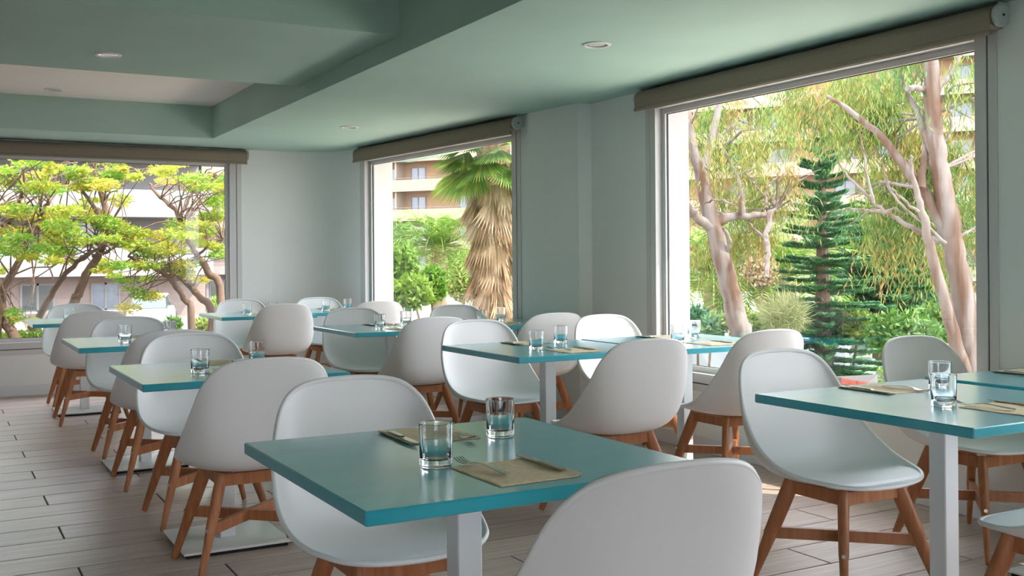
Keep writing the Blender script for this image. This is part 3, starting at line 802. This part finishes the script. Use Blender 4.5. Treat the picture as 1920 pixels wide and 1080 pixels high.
# ---- white terrace block across from the far window
def terrace_block():
    Y = 56.0
    o = empty('terrace_building', (0, Y, GZ))
    xa, xb, xc = -14.0, 12.6, 19.5
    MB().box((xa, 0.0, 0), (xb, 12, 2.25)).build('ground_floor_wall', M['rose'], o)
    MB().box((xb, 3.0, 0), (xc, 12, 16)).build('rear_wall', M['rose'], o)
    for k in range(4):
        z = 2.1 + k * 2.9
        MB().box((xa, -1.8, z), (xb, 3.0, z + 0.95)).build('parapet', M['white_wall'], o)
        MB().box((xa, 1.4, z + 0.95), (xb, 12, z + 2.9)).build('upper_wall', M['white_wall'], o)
        g = MB().box((xa, -1.75, z + 0.95), (xb, -1.70, z + 1.35)).build('glass_balustrade', M['aqua'], o)
        for x in (-10.5, -5.5, 0.5, 6.0):
            w = MB().ring(x, x + 2.6, z + 0.97, z + 2.75, 0.08, 1.30, 1.38).build('window', M['white_wall'], o)
            MB().box((x + 0.08, 1.36, z + 1.05), (x + 2.52, 1.39, z + 2.67)).build('pane', M['greyglass'], w)
    def slider(x, y, w, z0, z1, m):
        f = MB().ring(x, x + w, z0, z1, 0.09, y - 0.07, y).box((x + w / 2 - 0.05, y - 0.07, z0), (x + w / 2 + 0.05, y, z1)).build('window', M['white_wall'], o)
        MB().box((x + 0.09, y - 0.02, z0 + 0.09), (x + w / 2 - 0.05, y - 0.005, z1 - 0.09)).build('pane', m, f)
        MB().box((x + w / 2 + 0.05, y - 0.02, z0 + 0.09), (x + w - 0.09, y - 0.005, z1 - 0.09)).build('pane', m, f)
    slider(3.75, 0.0, 1.55, 0.35, 1.75, M['winglass']); slider(6.95, 0.0, 1.4, 0.35, 1.75, M['greyglass']); slider(-0.5, 0.0, 1.6, 0.35, 1.75, M['winglass'])
    for i in range(6):                        # glazed arcade on the right
        x = 10.9 + i * 1.28
        f = MB().ring(x, x + 0.95, 0.3, 1.75, 0.07, 2.90, 2.99).build('window', M['white_wall'], o)
        MB().box((x + 0.07, 2.95, 0.37), (x + 0.88, 2.98, 1.68)).build('pane', M['winglass'], f)
        MB().box((x - 0.24, 2.6, 0), (x - 0.09, 3.0, 2.1)).build('pilaster', M['white_wall'], o)
    MB().box((10.2, 2.0, 2.05), (xc, 3.2, 2.5)).build('cornice', M['white_wall'], o)
    for k in range(3):
        z = 4.6 + 2.9 * k
        MB().box((xb + 0.2, 1.6, z), (xc, 3.0, z + 1.0)).build('balcony', M['cream'], o)
        for x in (14.0, 17.0):
            w = MB().ring(x, x + 1.6, z + 0.9, z + 2.5, 0.08, 2.9, 2.99).build('window', M['white_wall'], o)
            MB().box((x + 0.08, 2.95, z + 0.98), (x + 1.52, 2.98, z + 2.42)).build('pane', M['greyglass'], w)
    aw = MB().add([(12.8, 1.3, 5.15), (14.0, 1.3, 5.15), (14.0, 2.9, 5.75), (12.8, 2.9, 5.75), (12.8, 1.3, 5.05), (14.0, 1.3, 5.05)], [(0, 1, 2, 3), (4, 5, 1, 0)]).build('awning', M['awning'], o)
    rl = MB().box((-2, -3.0, 0.42), (10.4, -2.95, 0.5)); 
    for i in range(14): rl.box((-2 + i * 0.95, -3.0, 0), (-1.95 + i * 0.95, -2.95, 0.45))
    rl.build('garden_railing', M['white_wall'], o)
    tag(o, 'white terrace building with stacked balconies across from the far window', 'building')
terrace_block()

# ---- feathery trees in front of the far window
def acacia(label, d, trunks, blobs, leaves=1.0):
    o = empty('feathery_tree', base_at(trunks[0][0][0][0], d))
    inv = Matrix.Translation(-o.location)
    tr = MB()
    tips = []
    for pix, r0, r1 in trunks:
        q = limb(tr, pix, d, r0, r1, 9, 0.008, random.uniform(-0.5, 0.5)); tips += q[len(q) // 2::3]
    tw = MB()
    B = []
    for x, y, rx, ry, n in blobs:
        for k in range(4):
            B.append(pxblob(x + random.gauss(0, rx * .65), y + random.gauss(0, ry * .95), rx * random.uniform(.4, .75), ry * random.uniform(.3, .6), d + random.uniform(-1.5, 1.5), int(n * leaves * .52), 0.5))
    for c, r, n in B:                         # twigs from the nearest limb into every spray of leaves
        c = Vector(c); near = sorted(tips, key=lambda p: (p - c).length)[:9]
        for s in range(2):
            t = random.choice(near)
            e = c + Vector((random.uniform(-1, 1) * r[0], random.uniform(-1, 1) * r[1], random.uniform(-.6, .8) * r[2])) * 0.9
            mid = (t + e) / 2 + Vector((random.uniform(-.1, .1), random.uniform(-.1, .1), random.uniform(-.05, .18)))
            tw.tube([t, (t + mid) / 2 + Vector((0, 0, .05)), mid, (mid + e) / 2, e], [.011, .010, .008, .006, .003], 5)
    for mb in (tr, tw): mb.v = [tuple(inv @ Vector(p)) for p in mb.v]
    smooth_by_angle(tr.build('trunk', M['bark_brown'], o), 60); tw.build('twigs', M['bark_brown'], o)
    P, D, W, L, K = blob_leaves(B, 0.062, 0.026, 0.0)
    D[:, 2] *= 0.45; D = unit(D)
    quads('foliage', P - np.array(o.location), D, W, L, M['lf_acacia'], o, True, K)
    tag(o, label, 'tree', 'feathery trees outside the far window')
gy = ground_y
acacia('feathery yellow-green tree at the left edge of the far window', 13.0,
       [([(45, gy(13)), (30, 650), (8, 600), (5, 545), (30, 500), (60, 440), (90, 380)], .075, .025), ([(-20, gy(13)), (-8, 640), (-5, 560), (-30, 480), (-20, 400)], .07, .03), ([(10, 430), (35, 380), (45, 330), (30, 290)], .03, .012)],
       [(20, 330, 60, 22, 900), (75, 345, 45, 20, 800), (30, 420, 50, 22, 900), (90, 440, 55, 20, 900), (25, 385, 40, 16, 500), (55, 470, 40, 14, 500), (120, 320, 30, 14, 400), (-40, 350, 60, 30, 700), (-30, 450, 50, 25, 600), (20, 590, 25, 12, 260), (60, 300, 60, 20, 500)])
acacia('feathery tree with two leaning trunks left of centre in the far window', 14.0,
       [([(90, gy(14)), (72, 640), (58, 615), (75, 590), (100, 545), (130, 505), (165, 478), (200, 460)], .065, .018), ([(125, gy(14)), (135, 600), (150, 545), (170, 500), (195, 455), (200, 400), (185, 345), (172, 310)], .075, .022), ([(175, 480), (200, 472), (225, 460)], .03, .012), ([(195, 420), (165, 370), (135, 335), (105, 310)], .03, .012)],
       [(135, 430, 45, 16, 700), (170, 340, 40, 16, 600), (205, 425, 50, 20, 900), (165, 395, 35, 14, 400), (230, 340, 45, 22, 800), (260, 325, 30, 16, 400), (105, 485, 30, 12, 300), (240, 455, 50, 14, 600), (215, 500, 35, 12, 350), (180, 305, 60, 14, 500), (140, 460, 50, 16, 500)])
acacia('feathery tree with slanting trunks at right of the far window', 15.0,
       [([(385, gy(15)), (398, 600), (375, 560), (350, 530), (325, 510), (300, 505)], .07, .03), ([(350, gy(15)), (360, 600), (345, 560), (320, 525), (295, 505), (270, 495), (240, 480)], .06, .018), ([(425, gy(15)), (415, 560), (390, 510), (365, 470), (345, 430), (330, 395), (300, 370), (280, 345)], .065, .018), ([(345, 505), (360, 490), (385, 465), (420, 445)], .03, .012), ([(335, 410), (350, 380), (365, 350), (385, 330)], .03, .01)],
       [(285, 450, 55, 22, 1100), (310, 470, 45, 18, 800), (260, 490, 40, 14, 500), (345, 500, 35, 16, 500), (370, 410, 45, 20, 800), (400, 390, 35, 22, 700), (390, 330, 40, 20, 600), (330, 345, 45, 18, 600), (405, 470, 25, 14, 350), (270, 555, 30, 20, 350), (345, 440, 40, 14, 500), (310, 320, 40, 14, 400), (255, 530, 30, 12, 250), (425, 360, 30, 30, 400)])

# added trees left of the far window, built last, darken the pane reflections
# ---- palms
def frond_mesh(name, length, leaf, n, m, droop=0.9, fold=0.5):
    """feather frond along +x, arching down"""
    t = np.linspace(0, 1, n)
    ang = 0.75 - t * (0.75 + droop)
    pts = np.zeros((n, 3))
    for i in range(1, n): pts[i] = pts[i-1] + np.array([math.cos(ang[i]), 0, math.sin(ang[i])]) * length / (n - 1)
    P, D, W, L = [], [], [], []
    for i in range(2, n):
        for s in (-1, 1):
            d = np.array([math.cos(ang[i]) * 0.75, s * 0.9, math.sin(ang[i]) * 0.75 + fold * 0.35]); d += RNG.normal(size=3) * 0.08
            P.append(pts[i]); D.append(d / np.linalg.norm(d)); L.append(leaf * (0.45 + 0.75 * math.sin(PI * min(1, 0.12 + t[i] * 0.86))))
    P, D, L = np.array(P), np.array(D), np.array(L)
    W = np.cross(D, np.array([0, 0, 1.0])); W = unit(W) * leaf * 0.055
    # rachis as extra slim quads
    R0, R1 = pts[:-1], pts[1:]; d = unit(R1 - R0)
    P = np.concatenate([P, R0]); D = np.concatenate([D, d]); L = np.concatenate([L, np.linalg.norm(R1 - R0, axis=1) * 1.05]); W = np.concatenate([W, np.tile([[0, length * 0.008, 0]], (n - 1, 1))])
    o = quads(name, P, D, W, L, m, None, False); me = o.data; bpy.data.objects.remove(o); return me
def fan_mesh(name, petiole, r, n, m, spread=2.3, hang=0.25):
    P, D, W, L = [], [], [], []
    for i in range(n):
        a = -spread / 2 + spread * i / (n - 1)
        d = np.array([math.cos(a), math.sin(a), -hang * (0.6 + abs(a))]); d /= np.linalg.norm(d)
        P.append((petiole, 0, 0)); D.append(d); L.append(r * (0.85 + 0.15 * math.cos(a))); W.append(np.cross(d, [0, 0, 1.0]) * r * 0.045)
    P.append((0, 0, 0)); D.append((1, 0, 0)); L.append(petiole * 1.1); W.append((0, 0.018, 0))
    o = quads(name, np.array(P, float), np.array(D, float), np.array(W, float), np.array(L, float), m, None, False); me = o.data; bpy.data.objects.remove(o); return me
def date_palm(label, px, py, d, flen, n, trunk_r=0.22, pine=False):
    c = at(px, py, d); o = empty('date_palm', (c.x, c.y, GZ))
    h = c.z - GZ
    tr = MB(); prof = []
    k = 14
    for i in range(k):
        z = h * i / (k - 1); prof += [(trunk_r * (1.12 if i % 2 else 0.9), z)]
    tr.lathe(prof + [(0.01, h + 0.05)], 12); tr.build('trunk', M['bark_palm'], o)
    if pine:
        MB().lathe([(trunk_r * .9, h - 0.9), (trunk_r * 1.7, h - 0.45), (trunk_r * 1.8, h - 0.15), (trunk_r, h + 0.1), (0.01, h + 0.2)], 14).build('crown_base', M['bark_palm'], o)
    fm = [frond_mesh('frond', flen, flen * 0.22, 26, M['lf_palm'], dr) for dr in (0.6, 1.1, 1.5)]
    for i in range(n):
        lvl = i / n
        mw = Matrix.Translation((0, 0, h)) @ Matrix.Rotation(i * 2.39996, 4, 'Z') @ Matrix.Rotation(-0.75 + lvl * 1.35, 4, 'Y') @ Matrix.Scale(random.uniform(.85, 1.1), 4)
        link('frond', fm[i % 3], o, mw)
    tag(o, label, 'palm')
date_palm('feathery date palm in the middle window, left of the fan palm', 822, 465, 17.0, 1.05, 60, 0.12)
date_palm('low date palm with arching fronds behind the left eucalyptus trunk', 1338, 522, 23.0, 2.2, 44, 0.24)
date_palm('date palm with a scaly crown left of the conifer', 1452, 520, 22.3, 2.0, 44, 0.27, True)
def fan_palm(label, px, py, d):
    c = at(px, py, d); o = empty('fan_palm', (c.x, c.y, GZ)); h = c.z - GZ
    MB().lathe([(0.26, 0), (0.22, 0.5), (0.20, h), (0.01, h + 0.1)], 14).build('trunk', M['bark_palm'], o)
    fan = fan_mesh('fan_leaf', 0.40, 0.55, 34, M['lf_palm'])
    dry = [fan_mesh('dry_leaf', 0.35, 0.60, 16, M['lf_dry'], 1.3, 0.1), fan_mesh('dry_leaf', 0.25, 0.75, 12, M['lf_dry'], 0.7, 0.05)]
    for i in range(40):
        f = i / 40
        mw = Matrix.Translation((0, 0, h + 0.15 - 0.25 * f)) @ Matrix.Rotation(i * 2.39996, 4, 'Z') @ Matrix.Rotation(-1.0 + 1.85 * f, 4, 'Y') @ Matrix.Rotation(random.uniform(-.4, .4), 4, 'X') @ Matrix.Scale(random.uniform(.85, 1.1), 4)
        link('fan_leaf', fan, o, mw)
    for i in range(190):
        f = i / 190
        mw = Matrix.Translation((0, 0, h - 0.10 - 1.85 * f)) @ Matrix.Rotation(i * 2.39996, 4, 'Z') @ Matrix.Rotation(1.15 + random.uniform(-.15, .22) + 0.15 * f, 4, 'Y') @ Matrix.Rotation(random.uniform(-.5, .5), 4, 'X') @ Matrix.Scale(random.uniform(.75, 1.0) * (1 - 0.15 * f), 4)
        link('dry_leaf', dry[i % 2], o, mw)
    tag(o, label, 'palm')
fan_palm('fan palm with a thick skirt of dead leaves in the middle window', 925, 262, 12.5)

# ---- eucalyptus trees
def eucalyptus(label, d, limbs, blobs, twigs):
    o = empty('eucalyptus_tree', base_at(limbs[0][0][0][0], d)); off = Vector(o.location)
    tr = MB(); tips = []
    for pix, r0, r1, dd in limbs:
        q = limb(tr, pix, d, r0, r1, 12, 0.006, dd); tips += q[2::4]
    B = [pxblob(x, y, rx, ry, dd_, n, 0.8) for x, y, rx, ry, dd_, n in blobs]
    tw = MB()
    for c, r, n in B:
        c = Vector(c); t = min(tips, key=lambda p: (p - c).length)
        for s in range(3):
            e = c + Vector((random.uniform(-1, 1) * r[0], random.uniform(-1, 1) * r[1], random.uniform(0, .8) * r[2]))
            mid = (t + e) / 2 + Vector((random.uniform(-.15, .15), random.uniform(-.15, .15), .12))
            tw.tube([t, mid, e], [.016, .011, .004], 5)
    for pix, r0, r1 in twigs: limb(tw, pix, d - 0.2, r0, r1, 6, 0.01, random.uniform(-.5, .5))
    for mb in (tr, tw): mb.v = [tuple(Vector(p) - off) for p in mb.v]
    smooth_by_angle(tr.build('trunk', M['bark_pale'], o), 60); tw.build('twigs', M['bark_pale'], o)
    P, D, W, L, K = strand_leaves(B, 0.5, 18, 0.105, 0.0145)
    quads('foliage', P - np.array(off), D, W, L, M['lf_euca'], o, True, K)
    tag(o, label, 'tree', 'eucalyptus trees outside the largest window')
eucalyptus('pale eucalyptus with a forked leaning trunk at left of the largest window', 14.0,
    [([(1420, gy(14)), (1408, 700), (1388, 620), (1368, 540), (1346, 460), (1330, 400), (1318, 340), (1310, 300)], .17, .08, 0.0),
     ([(1318, 330), (1302, 290), (1294, 240), (1285, 170), (1280, 100)], .075, .03, 0.0), ([(1318, 320), (1332, 270), (1345, 215), (1358, 150), (1366, 90)], .065, .03, 0.3),
     ([(1340, 430), (1310, 410), (1285, 380), (1260, 330)], .08, .03, -0.3),
     ([(1338, 420), (1365, 408), (1400, 405), (1430, 403), (1448, 396), (1462, 385)], .075, .012, 0.3), ([(1392, 402), (1390, 370), (1380, 330), (1362, 292), (1350, 270), (1345, 240)], .05, .008, 0.4),
     ([(1352, 485), (1364, 470), (1368, 450), (1356, 425)], .035, .02, -0.2)],
    [(1310, 225, 25, 40, 14, 40), (1395, 205, 55, 35, 14.5, 110), (1430, 250, 35, 50, 14.6, 80), (1480, 205, 30, 35, 15, 40), (1420, 335, 45, 35, 14.8, 90), (1465, 350, 35, 40, 15, 60), (1335, 320, 25, 50, 15, 45), (1400, 430, 45, 30, 15, 80),
     (1308, 430, 20, 60, 15.3, 40), (1445, 400, 25, 30, 14.6, 40), (1380, 275, 45, 30, 14.3, 70), (1370, 360, 25, 30, 14.8, 40)],
    [([(1446, 396), (1436, 440), (1440, 480), (1436, 520)], .04, .03), ([(1436, 450), (1415, 430), (1400, 415)], .02, .01), ([(1434, 385), (1440, 350), (1460, 330)], .02, .008), ([(1320, 380), (1350, 375), (1380, 385)], .015, .01)])
eucalyptus('tall eucalyptus with peeling bark at right of the largest window', 10.0,
    [([(1850, gy(10)), (1836, 800), (1820, 690), (1808, 590), (1793, 490), (1777, 400), (1763, 320), (1753, 250), (1747, 170), (1745, 90), (1742, 20)], .125, .06, 0.0),
     ([(1840, gy(10)), (1826, 760), (1797, 660), (1770, 560), (1745, 470), (1734, 420), (1722, 370), (1712, 330), (1708, 290)], .085, .012, -0.2), ([(1796, 510), (1768, 425), (1728, 352), (1690, 305), (1650, 255), (1590, 205), (1550, 180)], .075, .014, 0.25),
     ([(1728, 352), (1733, 300), (1738, 250), (1741, 215)], .04, .018, 0.2), ([(1776, 455), (1735, 440), (1690, 415), (1650, 390), (1610, 350), (1585, 325), (1570, 300)], .030, .006, 0.3),
     ([(1758, 300), (1735, 255), (1722, 215), (1700, 170), (1685, 120), (1675, 70)], .045, .012, 0.3), ([(1750, 180), (1772, 150), (1795, 115), (1815, 80), (1830, 50)], .036, .012, 0.3), ([(1700, 165), (1720, 166), (1738, 167)], .03, .03, 0.0),
     ([(1765, 270), (1780, 255), (1782, 220), (1770, 185)], .016, .01, 0.0)],
    [(1700, 130, 110, 45, 10.6, 150), (1620, 165, 60, 45, 11.4, 120), (1680, 240, 80, 60, 11, 150), (1800, 210, 32, 70, 10.5, 60), (1655, 300, 45, 45, 11.2, 80), (1730, 330, 60, 45, 11.2, 110), (1812, 340, 25, 80, 10.8, 70), (1680, 385, 60, 35, 11.2, 80),
     (1560, 165, 35, 35, 11.8, 60), (1800, 440, 35, 40, 11, 50), (1655, 440, 35, 25, 11, 40), (1550, 120, 60, 40, 11.8, 60), (1500, 170, 30, 30, 12.2, 30)],
    [([(1775, 455), (1700, 395), (1665, 350), (1655, 300)], .016, .006), ([(1640, 380), (1620, 300), (1612, 240)], .014, .005), ([(1725, 395), (1680, 365), (1658, 330)], .014, .006)])

# ---- conifers
def conifer(label, px, py_top, d, spread, rows):
    top = at(px, py_top, d); o = empty('conifer', (top.x, top.y, GZ)); h = top.z - GZ
    MB().tube([(0, 0, 0), (0, 0, h * .5), (0, 0, h)], [.16, .10, .012], 10).build('trunk', M['bark_brown'], o)
    n = 700
    t = RNG.random(n) ** 0.8; s = np.where(RNG.random(n) < .5, -1, 1)
    P = np.stack([t, s * 0.16 * (1 - t) * RNG.random(n), 0.10 * t * t + RNG.normal(size=n) * 0.012], axis=1)
    D = unit(np.stack([0.8 + RNG.random(n) * .5, s * (0.6 + RNG.random(n) * .5), 0.35 + RNG.random(n) * .5], axis=1))
    q = quads('bough', P, D, side(D, np.full(n, .016)), 0.10 + 0.06 * RNG.random(n), M['lf_pine'], None, False); bough = q.data; bpy.data.objects.remove(q)
    for r in range(rows):
        f = r / (rows - 1); z = h * (0.97 - 0.80 * f); rad = spread * (0.12 + 0.88 * f ** 0.9)
        for k in range(6 if r > 3 else 4):
            mw = Matrix.Translation((0, 0, z + random.uniform(-.1, .1))) @ Matrix.Rotation(k * 2 * PI / (6 if r > 3 else 4) + r * 0.7 + random.uniform(-.2, .2), 4, 'Z') @ Matrix.Rotation(-0.05 + 0.2 * f, 4, 'Y') @ Matrix.Diagonal((rad, max(rad, .5), max(.7, rad * .8), 1))
            link('bough', bough, o, mw)
    tag(o, label, 'tree')
conifer('slim dark green conifer standing in the middle of the largest window', 1540, 205, 15.5, 1.0, 26)
conifer('broad dark conifer behind the tall eucalyptus', 1645, 335, 24.0, 2.2, 18)
def bushy(name, label, blobs, m, leaf=(0.10, 0.05), cat='shrub', group=None, stem=True, dense=1.0):
    x, y, z = blobs[0][0]
    o = empty(name, (x, y, GZ)); off = np.array([x, y, GZ])
    if stem:
        sm = MB()
        for c, r, n in blobs:
            c = Vector(c) - Vector(off); sm.tube([(c.x * .4, c.y * .4, 0), (c.x * .7, c.y * .7, max(.1, c.z * .5)), tuple(c)], [.03, .025, .012], 6)
        sm.build('stems', M['bark_brown'], o)
    P, D, W, L, K = blob_leaves([(c, r, int(n * dense)) for c, r, n in blobs], leaf[0], leaf[1], 0.5)
    quads('foliage', P - off, D, W, L, m, o, True, K)
    tag(o, label, cat, group)
B_ = pxblob
bushy('pine_tree', 'dense dusky pine foliage behind the tall eucalyptus', [B_(1700, 470, 70, 60, 25, 3500), B_(1620, 520, 70, 60, 25, 3500), B_(1760, 540, 60, 60, 25, 2600), B_(1690, 560, 90, 45, 24.5, 3000), B_(1790, 420, 45, 60, 25.5, 2000), B_(1600, 440, 45, 50, 25, 1800)], M['lf_pine'], (0.20, 0.035), 'tree')
bushy('shrub', 'leafy green shrub at foot of the conifer in the largest window', [B_(1560, 600, 60, 32, 16, 1800), B_(1610, 615, 50, 28, 15.5, 1500)], M['lf_shrub'])
bushy('shrub', 'wide green shrub under the tall eucalyptus', [B_(1690, 625, 70, 40, 14, 2400), B_(1750, 610, 40, 40, 14.5, 1400)], M['lf_shrub'])
bushy('shrub', 'green shrub between the date palms and the pale grass', [B_(1425, 612, 35, 20, 16.5, 1300), B_(1390, 605, 40, 20, 16.5, 1000)], M['lf_shrub'])
bushy('shrub', 'dark shrub left of the forked eucalyptus trunk', [B_(1308, 605, 24, 28, 17, 900), B_(1335, 615, 22, 18, 16.5, 600)], M['lf_pine'], (0.12, 0.05))
bushy('ornamental_grass', 'pale feathery grass clump in the largest window', [B_(1470, 595, 38, 28, 15, 2600)], M['lf_pale'], (0.26, 0.008), 'grass clump', None, False)
bushy('flowering_bush', 'orange flowering bush between the two date palms', [B_(1425, 510, 34, 30, 21, 1300)], M['lf_dry'], (0.10, 0.05))
bushy('flowering_bush', 'reddish flowering bush above the scaly palm crown', [B_(1475, 470, 26, 28, 24, 1100)], M['lf_dry'], (0.10, 0.05))
bushy('shrub', 'yellow-green shrub at lower left of the middle window', [B_(755, 500, 30, 40, 15, 1500), B_(770, 550, 40, 30, 14.5, 1700)], M['lf_hedge'])
bushy('shrub', 'yellow-green shrub around the date palm trunk in the middle window', [B_(810, 535, 26, 34, 15.5, 1500)], M['lf_hedge'])
bushy('shrub', 'grey-green shrub behind the date palm in the middle window', [B_(870, 520, 40, 50, 20, 2000), B_(750, 450, 40, 35, 20, 1200)], M['lf_shrub'])
bushy('shrub', 'small bright shrub at foot of the left far-window tree', [B_(30, 632, 40, 10, 13.5, 700), B_(75, 630, 25, 8, 13.5, 400)], M['lf_hedge'], (0.06, 0.03))
bushy('shrub', 'round green bush before the arcade in the far window', [B_(405, 572, 12, 14, 30, 700)], M['lf_hedge'])
bushy('shrub', 'pale green bush right of the glass on the third left table', [B_(325, 610, 14, 12, 18, 500)], M['lf_shrub'])
bushy('shrub', 'pale green bush left of the last middle-row table', [B_(378, 612, 18, 13, 18, 600)], M['lf_shrub'])

# ---- brick planter with clipped hedge close to the largest window
pa, pb = at(1560, HORIZON, 9.6), at(1700, HORIZON, 8.6)
th = math.atan2(pb.y - pa.y, pb.x - pa.x); Lp = math.hypot(pb.x - pa.x, pb.y - pa.y)
ztop = at(1600, 716, 9.0).z
pln = empty('brick_planter', (pa.x, pa.y, GZ), th)
bw, bh = 0.24, 0.075
hh = ztop - GZ; nrow = int(hh / bh)
MB().box((0.01, 0.01, 0), (Lp - 0.01, 0.49, hh - 0.02)).build('core', M['grout'], pln)
bm_ = MB().box((0.004, 0, 0.004), (bw - 0.004, 0.1, bh - 0.004), 0.004).mesh('brick', M['brick'])
for r in range(max(0, nrow - 5), nrow):
    x = -(bw / 2 if r % 2 else 0)
    while x < Lp - 0.1:
        if x > -0.01: link('brick', bm_, pln, Matrix.Translation((x, 0, r * bh)))
        x += bw
tag(pln, 'low red brick planter outside the largest window', 'planter')
hd = empty('clipped_hedge', (pa.x, pa.y, GZ), th)
n = 5000
hp = np.stack([0.6 + RNG.random(n) * (Lp - 0.6), 0.03 + RNG.random(n) * 0.42, hh - 0.05 + RNG.random(n) * 0.15], axis=1)
hdv = unit(RNG.normal(size=(n, 3)) + np.array([0, 0, .6])); quads('foliage', hp, hdv, side(hdv, np.full(n, .011)), np.full(n, .035), M['lf_hedge'], hd)
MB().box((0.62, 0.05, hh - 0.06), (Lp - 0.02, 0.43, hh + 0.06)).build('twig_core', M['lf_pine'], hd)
tag(hd, 'bright clipped hedge in the red brick planter', 'hedge')

# ---- parked cars
def car(label, px, d, rz, paint, dz=0.0):
    b = base_at(px, d); o = empty('parked_car', (b.x, b.y, GZ + dz), rz)
    def loft(secs):
        m = MB(); k = len(secs[0]); vs = [p for s_ in secs for p in s_]; fs = []
        for i in range(len(secs) - 1):
            for j in range(k): fs.append((i*k+j, i*k+(j+1) % k, (i+1)*k+(j+1) % k, (i+1)*k+j))
        fs += [tuple(range(k - 1, -1, -1)), tuple((len(secs) - 1) * k + j for j in range(k))]
        return m.add(vs, fs)
    def sec(x, w, z0, z1): return [(x, -w, z0), (x, w, z0), (x, w * 1.02, (z0 + z1) / 2), (x, w * .93, z1), (x, -w * .93, z1), (x, -w * 1.02, (z0 + z1) / 2)]
    body = loft([sec(-2.05, .72, .40, .72), sec(-1.95, .82, .25, .86), sec(-1.2, .86, .2, .93), sec(.6, .86, .2, .92), sec(1.6, .83, .22, .80), sec(2.0, .75, .3, .66), sec(2.08, .62, .38, .58)])
    smooth_by_angle(body.build('body', paint, o), 35)
    cab = loft([sec(-1.75, .74, .86, .90), sec(-1.25, .68, .86, 1.36), sec(-.5, .68, .86, 1.45), (sec(.25, .68, .86, 1.40)), sec(1.05, .74, .86, .90)])
    cb = cab.build('cabin_glass', M['winglass'], o); smooth_by_angle(cb, 25)
    roof = loft([sec(-1.32, .66, 1.33, 1.37), sec(-.5, .68, 1.42, 1.475), sec(.3, .66, 1.37, 1.415)]); smooth_by_angle(roof.build('roof', paint, o), 35)
    for sx in (-1.3, 1.3):
        for sy in (-.78, .78):
            w = MB().lathe([(0.0, -.1), (.24, -.1), (.31, -.08), (.31, .08), (.24, .1), (0.0, .1)], 18); w.v = [(sx + x, sy + z, .31 + y) for x, y, z in w.v]; w.build('wheel', M['tyre'], o)
    tag(o, label, 'car')
car('white parked car behind the forked eucalyptus trunk', 1322, 19.2, 0.78, M['carwhite'])
car('dark parked car half hidden by shrubs in the largest window', 1535, 18.8, 0.62, M['cardark'])
car('white parked car before the arcade in the far window', 285, 44.0, 1.3, M['carwhite'])

# ---- small round-headed sign post outside the largest window
sp = at(1400, 617, 15.0); so = empty('sign_post', (sp.x, sp.y, GZ)); hz = sp.z - GZ
MB().tube([(0, 0, 0), (0, 0, hz)], 0.02, 8).build('pole', M['bracket'], so)
dsc = MB().lathe([(0.0005, 0), (.07, 0), (.07, .012), (.0005, .012)], 20)
dsc.v = [(x, z - 0.03, y * 1.5 + hz) for x, y, z in dsc.v]; dsc.build('disc', M['lampring'], so); so.rotation_euler = (0, 0, -0.6)
tag(so, 'small pale oval sign on a pole outside the largest window', 'sign')

# ---- unseen trees added so the far window reflects darker in the middle pane
for k, (x, y, h, lab) in enumerate(((-4.5, 17.5, 5.5, 'unseen round tree added just left of the far window for reflections'), (-9.0, 22.0, 6.5, 'tall unseen round tree added farther left of the far window for reflections'), (-1.8, 14.8, 4.6, 'low unseen round tree added beside the far window for reflections'), (-13.0, 30.0, 8.0, 'farthest unseen round tree, added left of the terrace building for reflections'))):
    bl = [((x + random.uniform(-.8, .8), y + random.uniform(-.8, .8), GZ + h * f), (h * .28, h * .28, h * .20), 1500) for f in (.85, .62, .45, .3)]
    bushy('reflection_tree', lab, bl, M['lf_shrub'], (0.20, 0.10), 'tree', 'unseen round trees added for reflections')
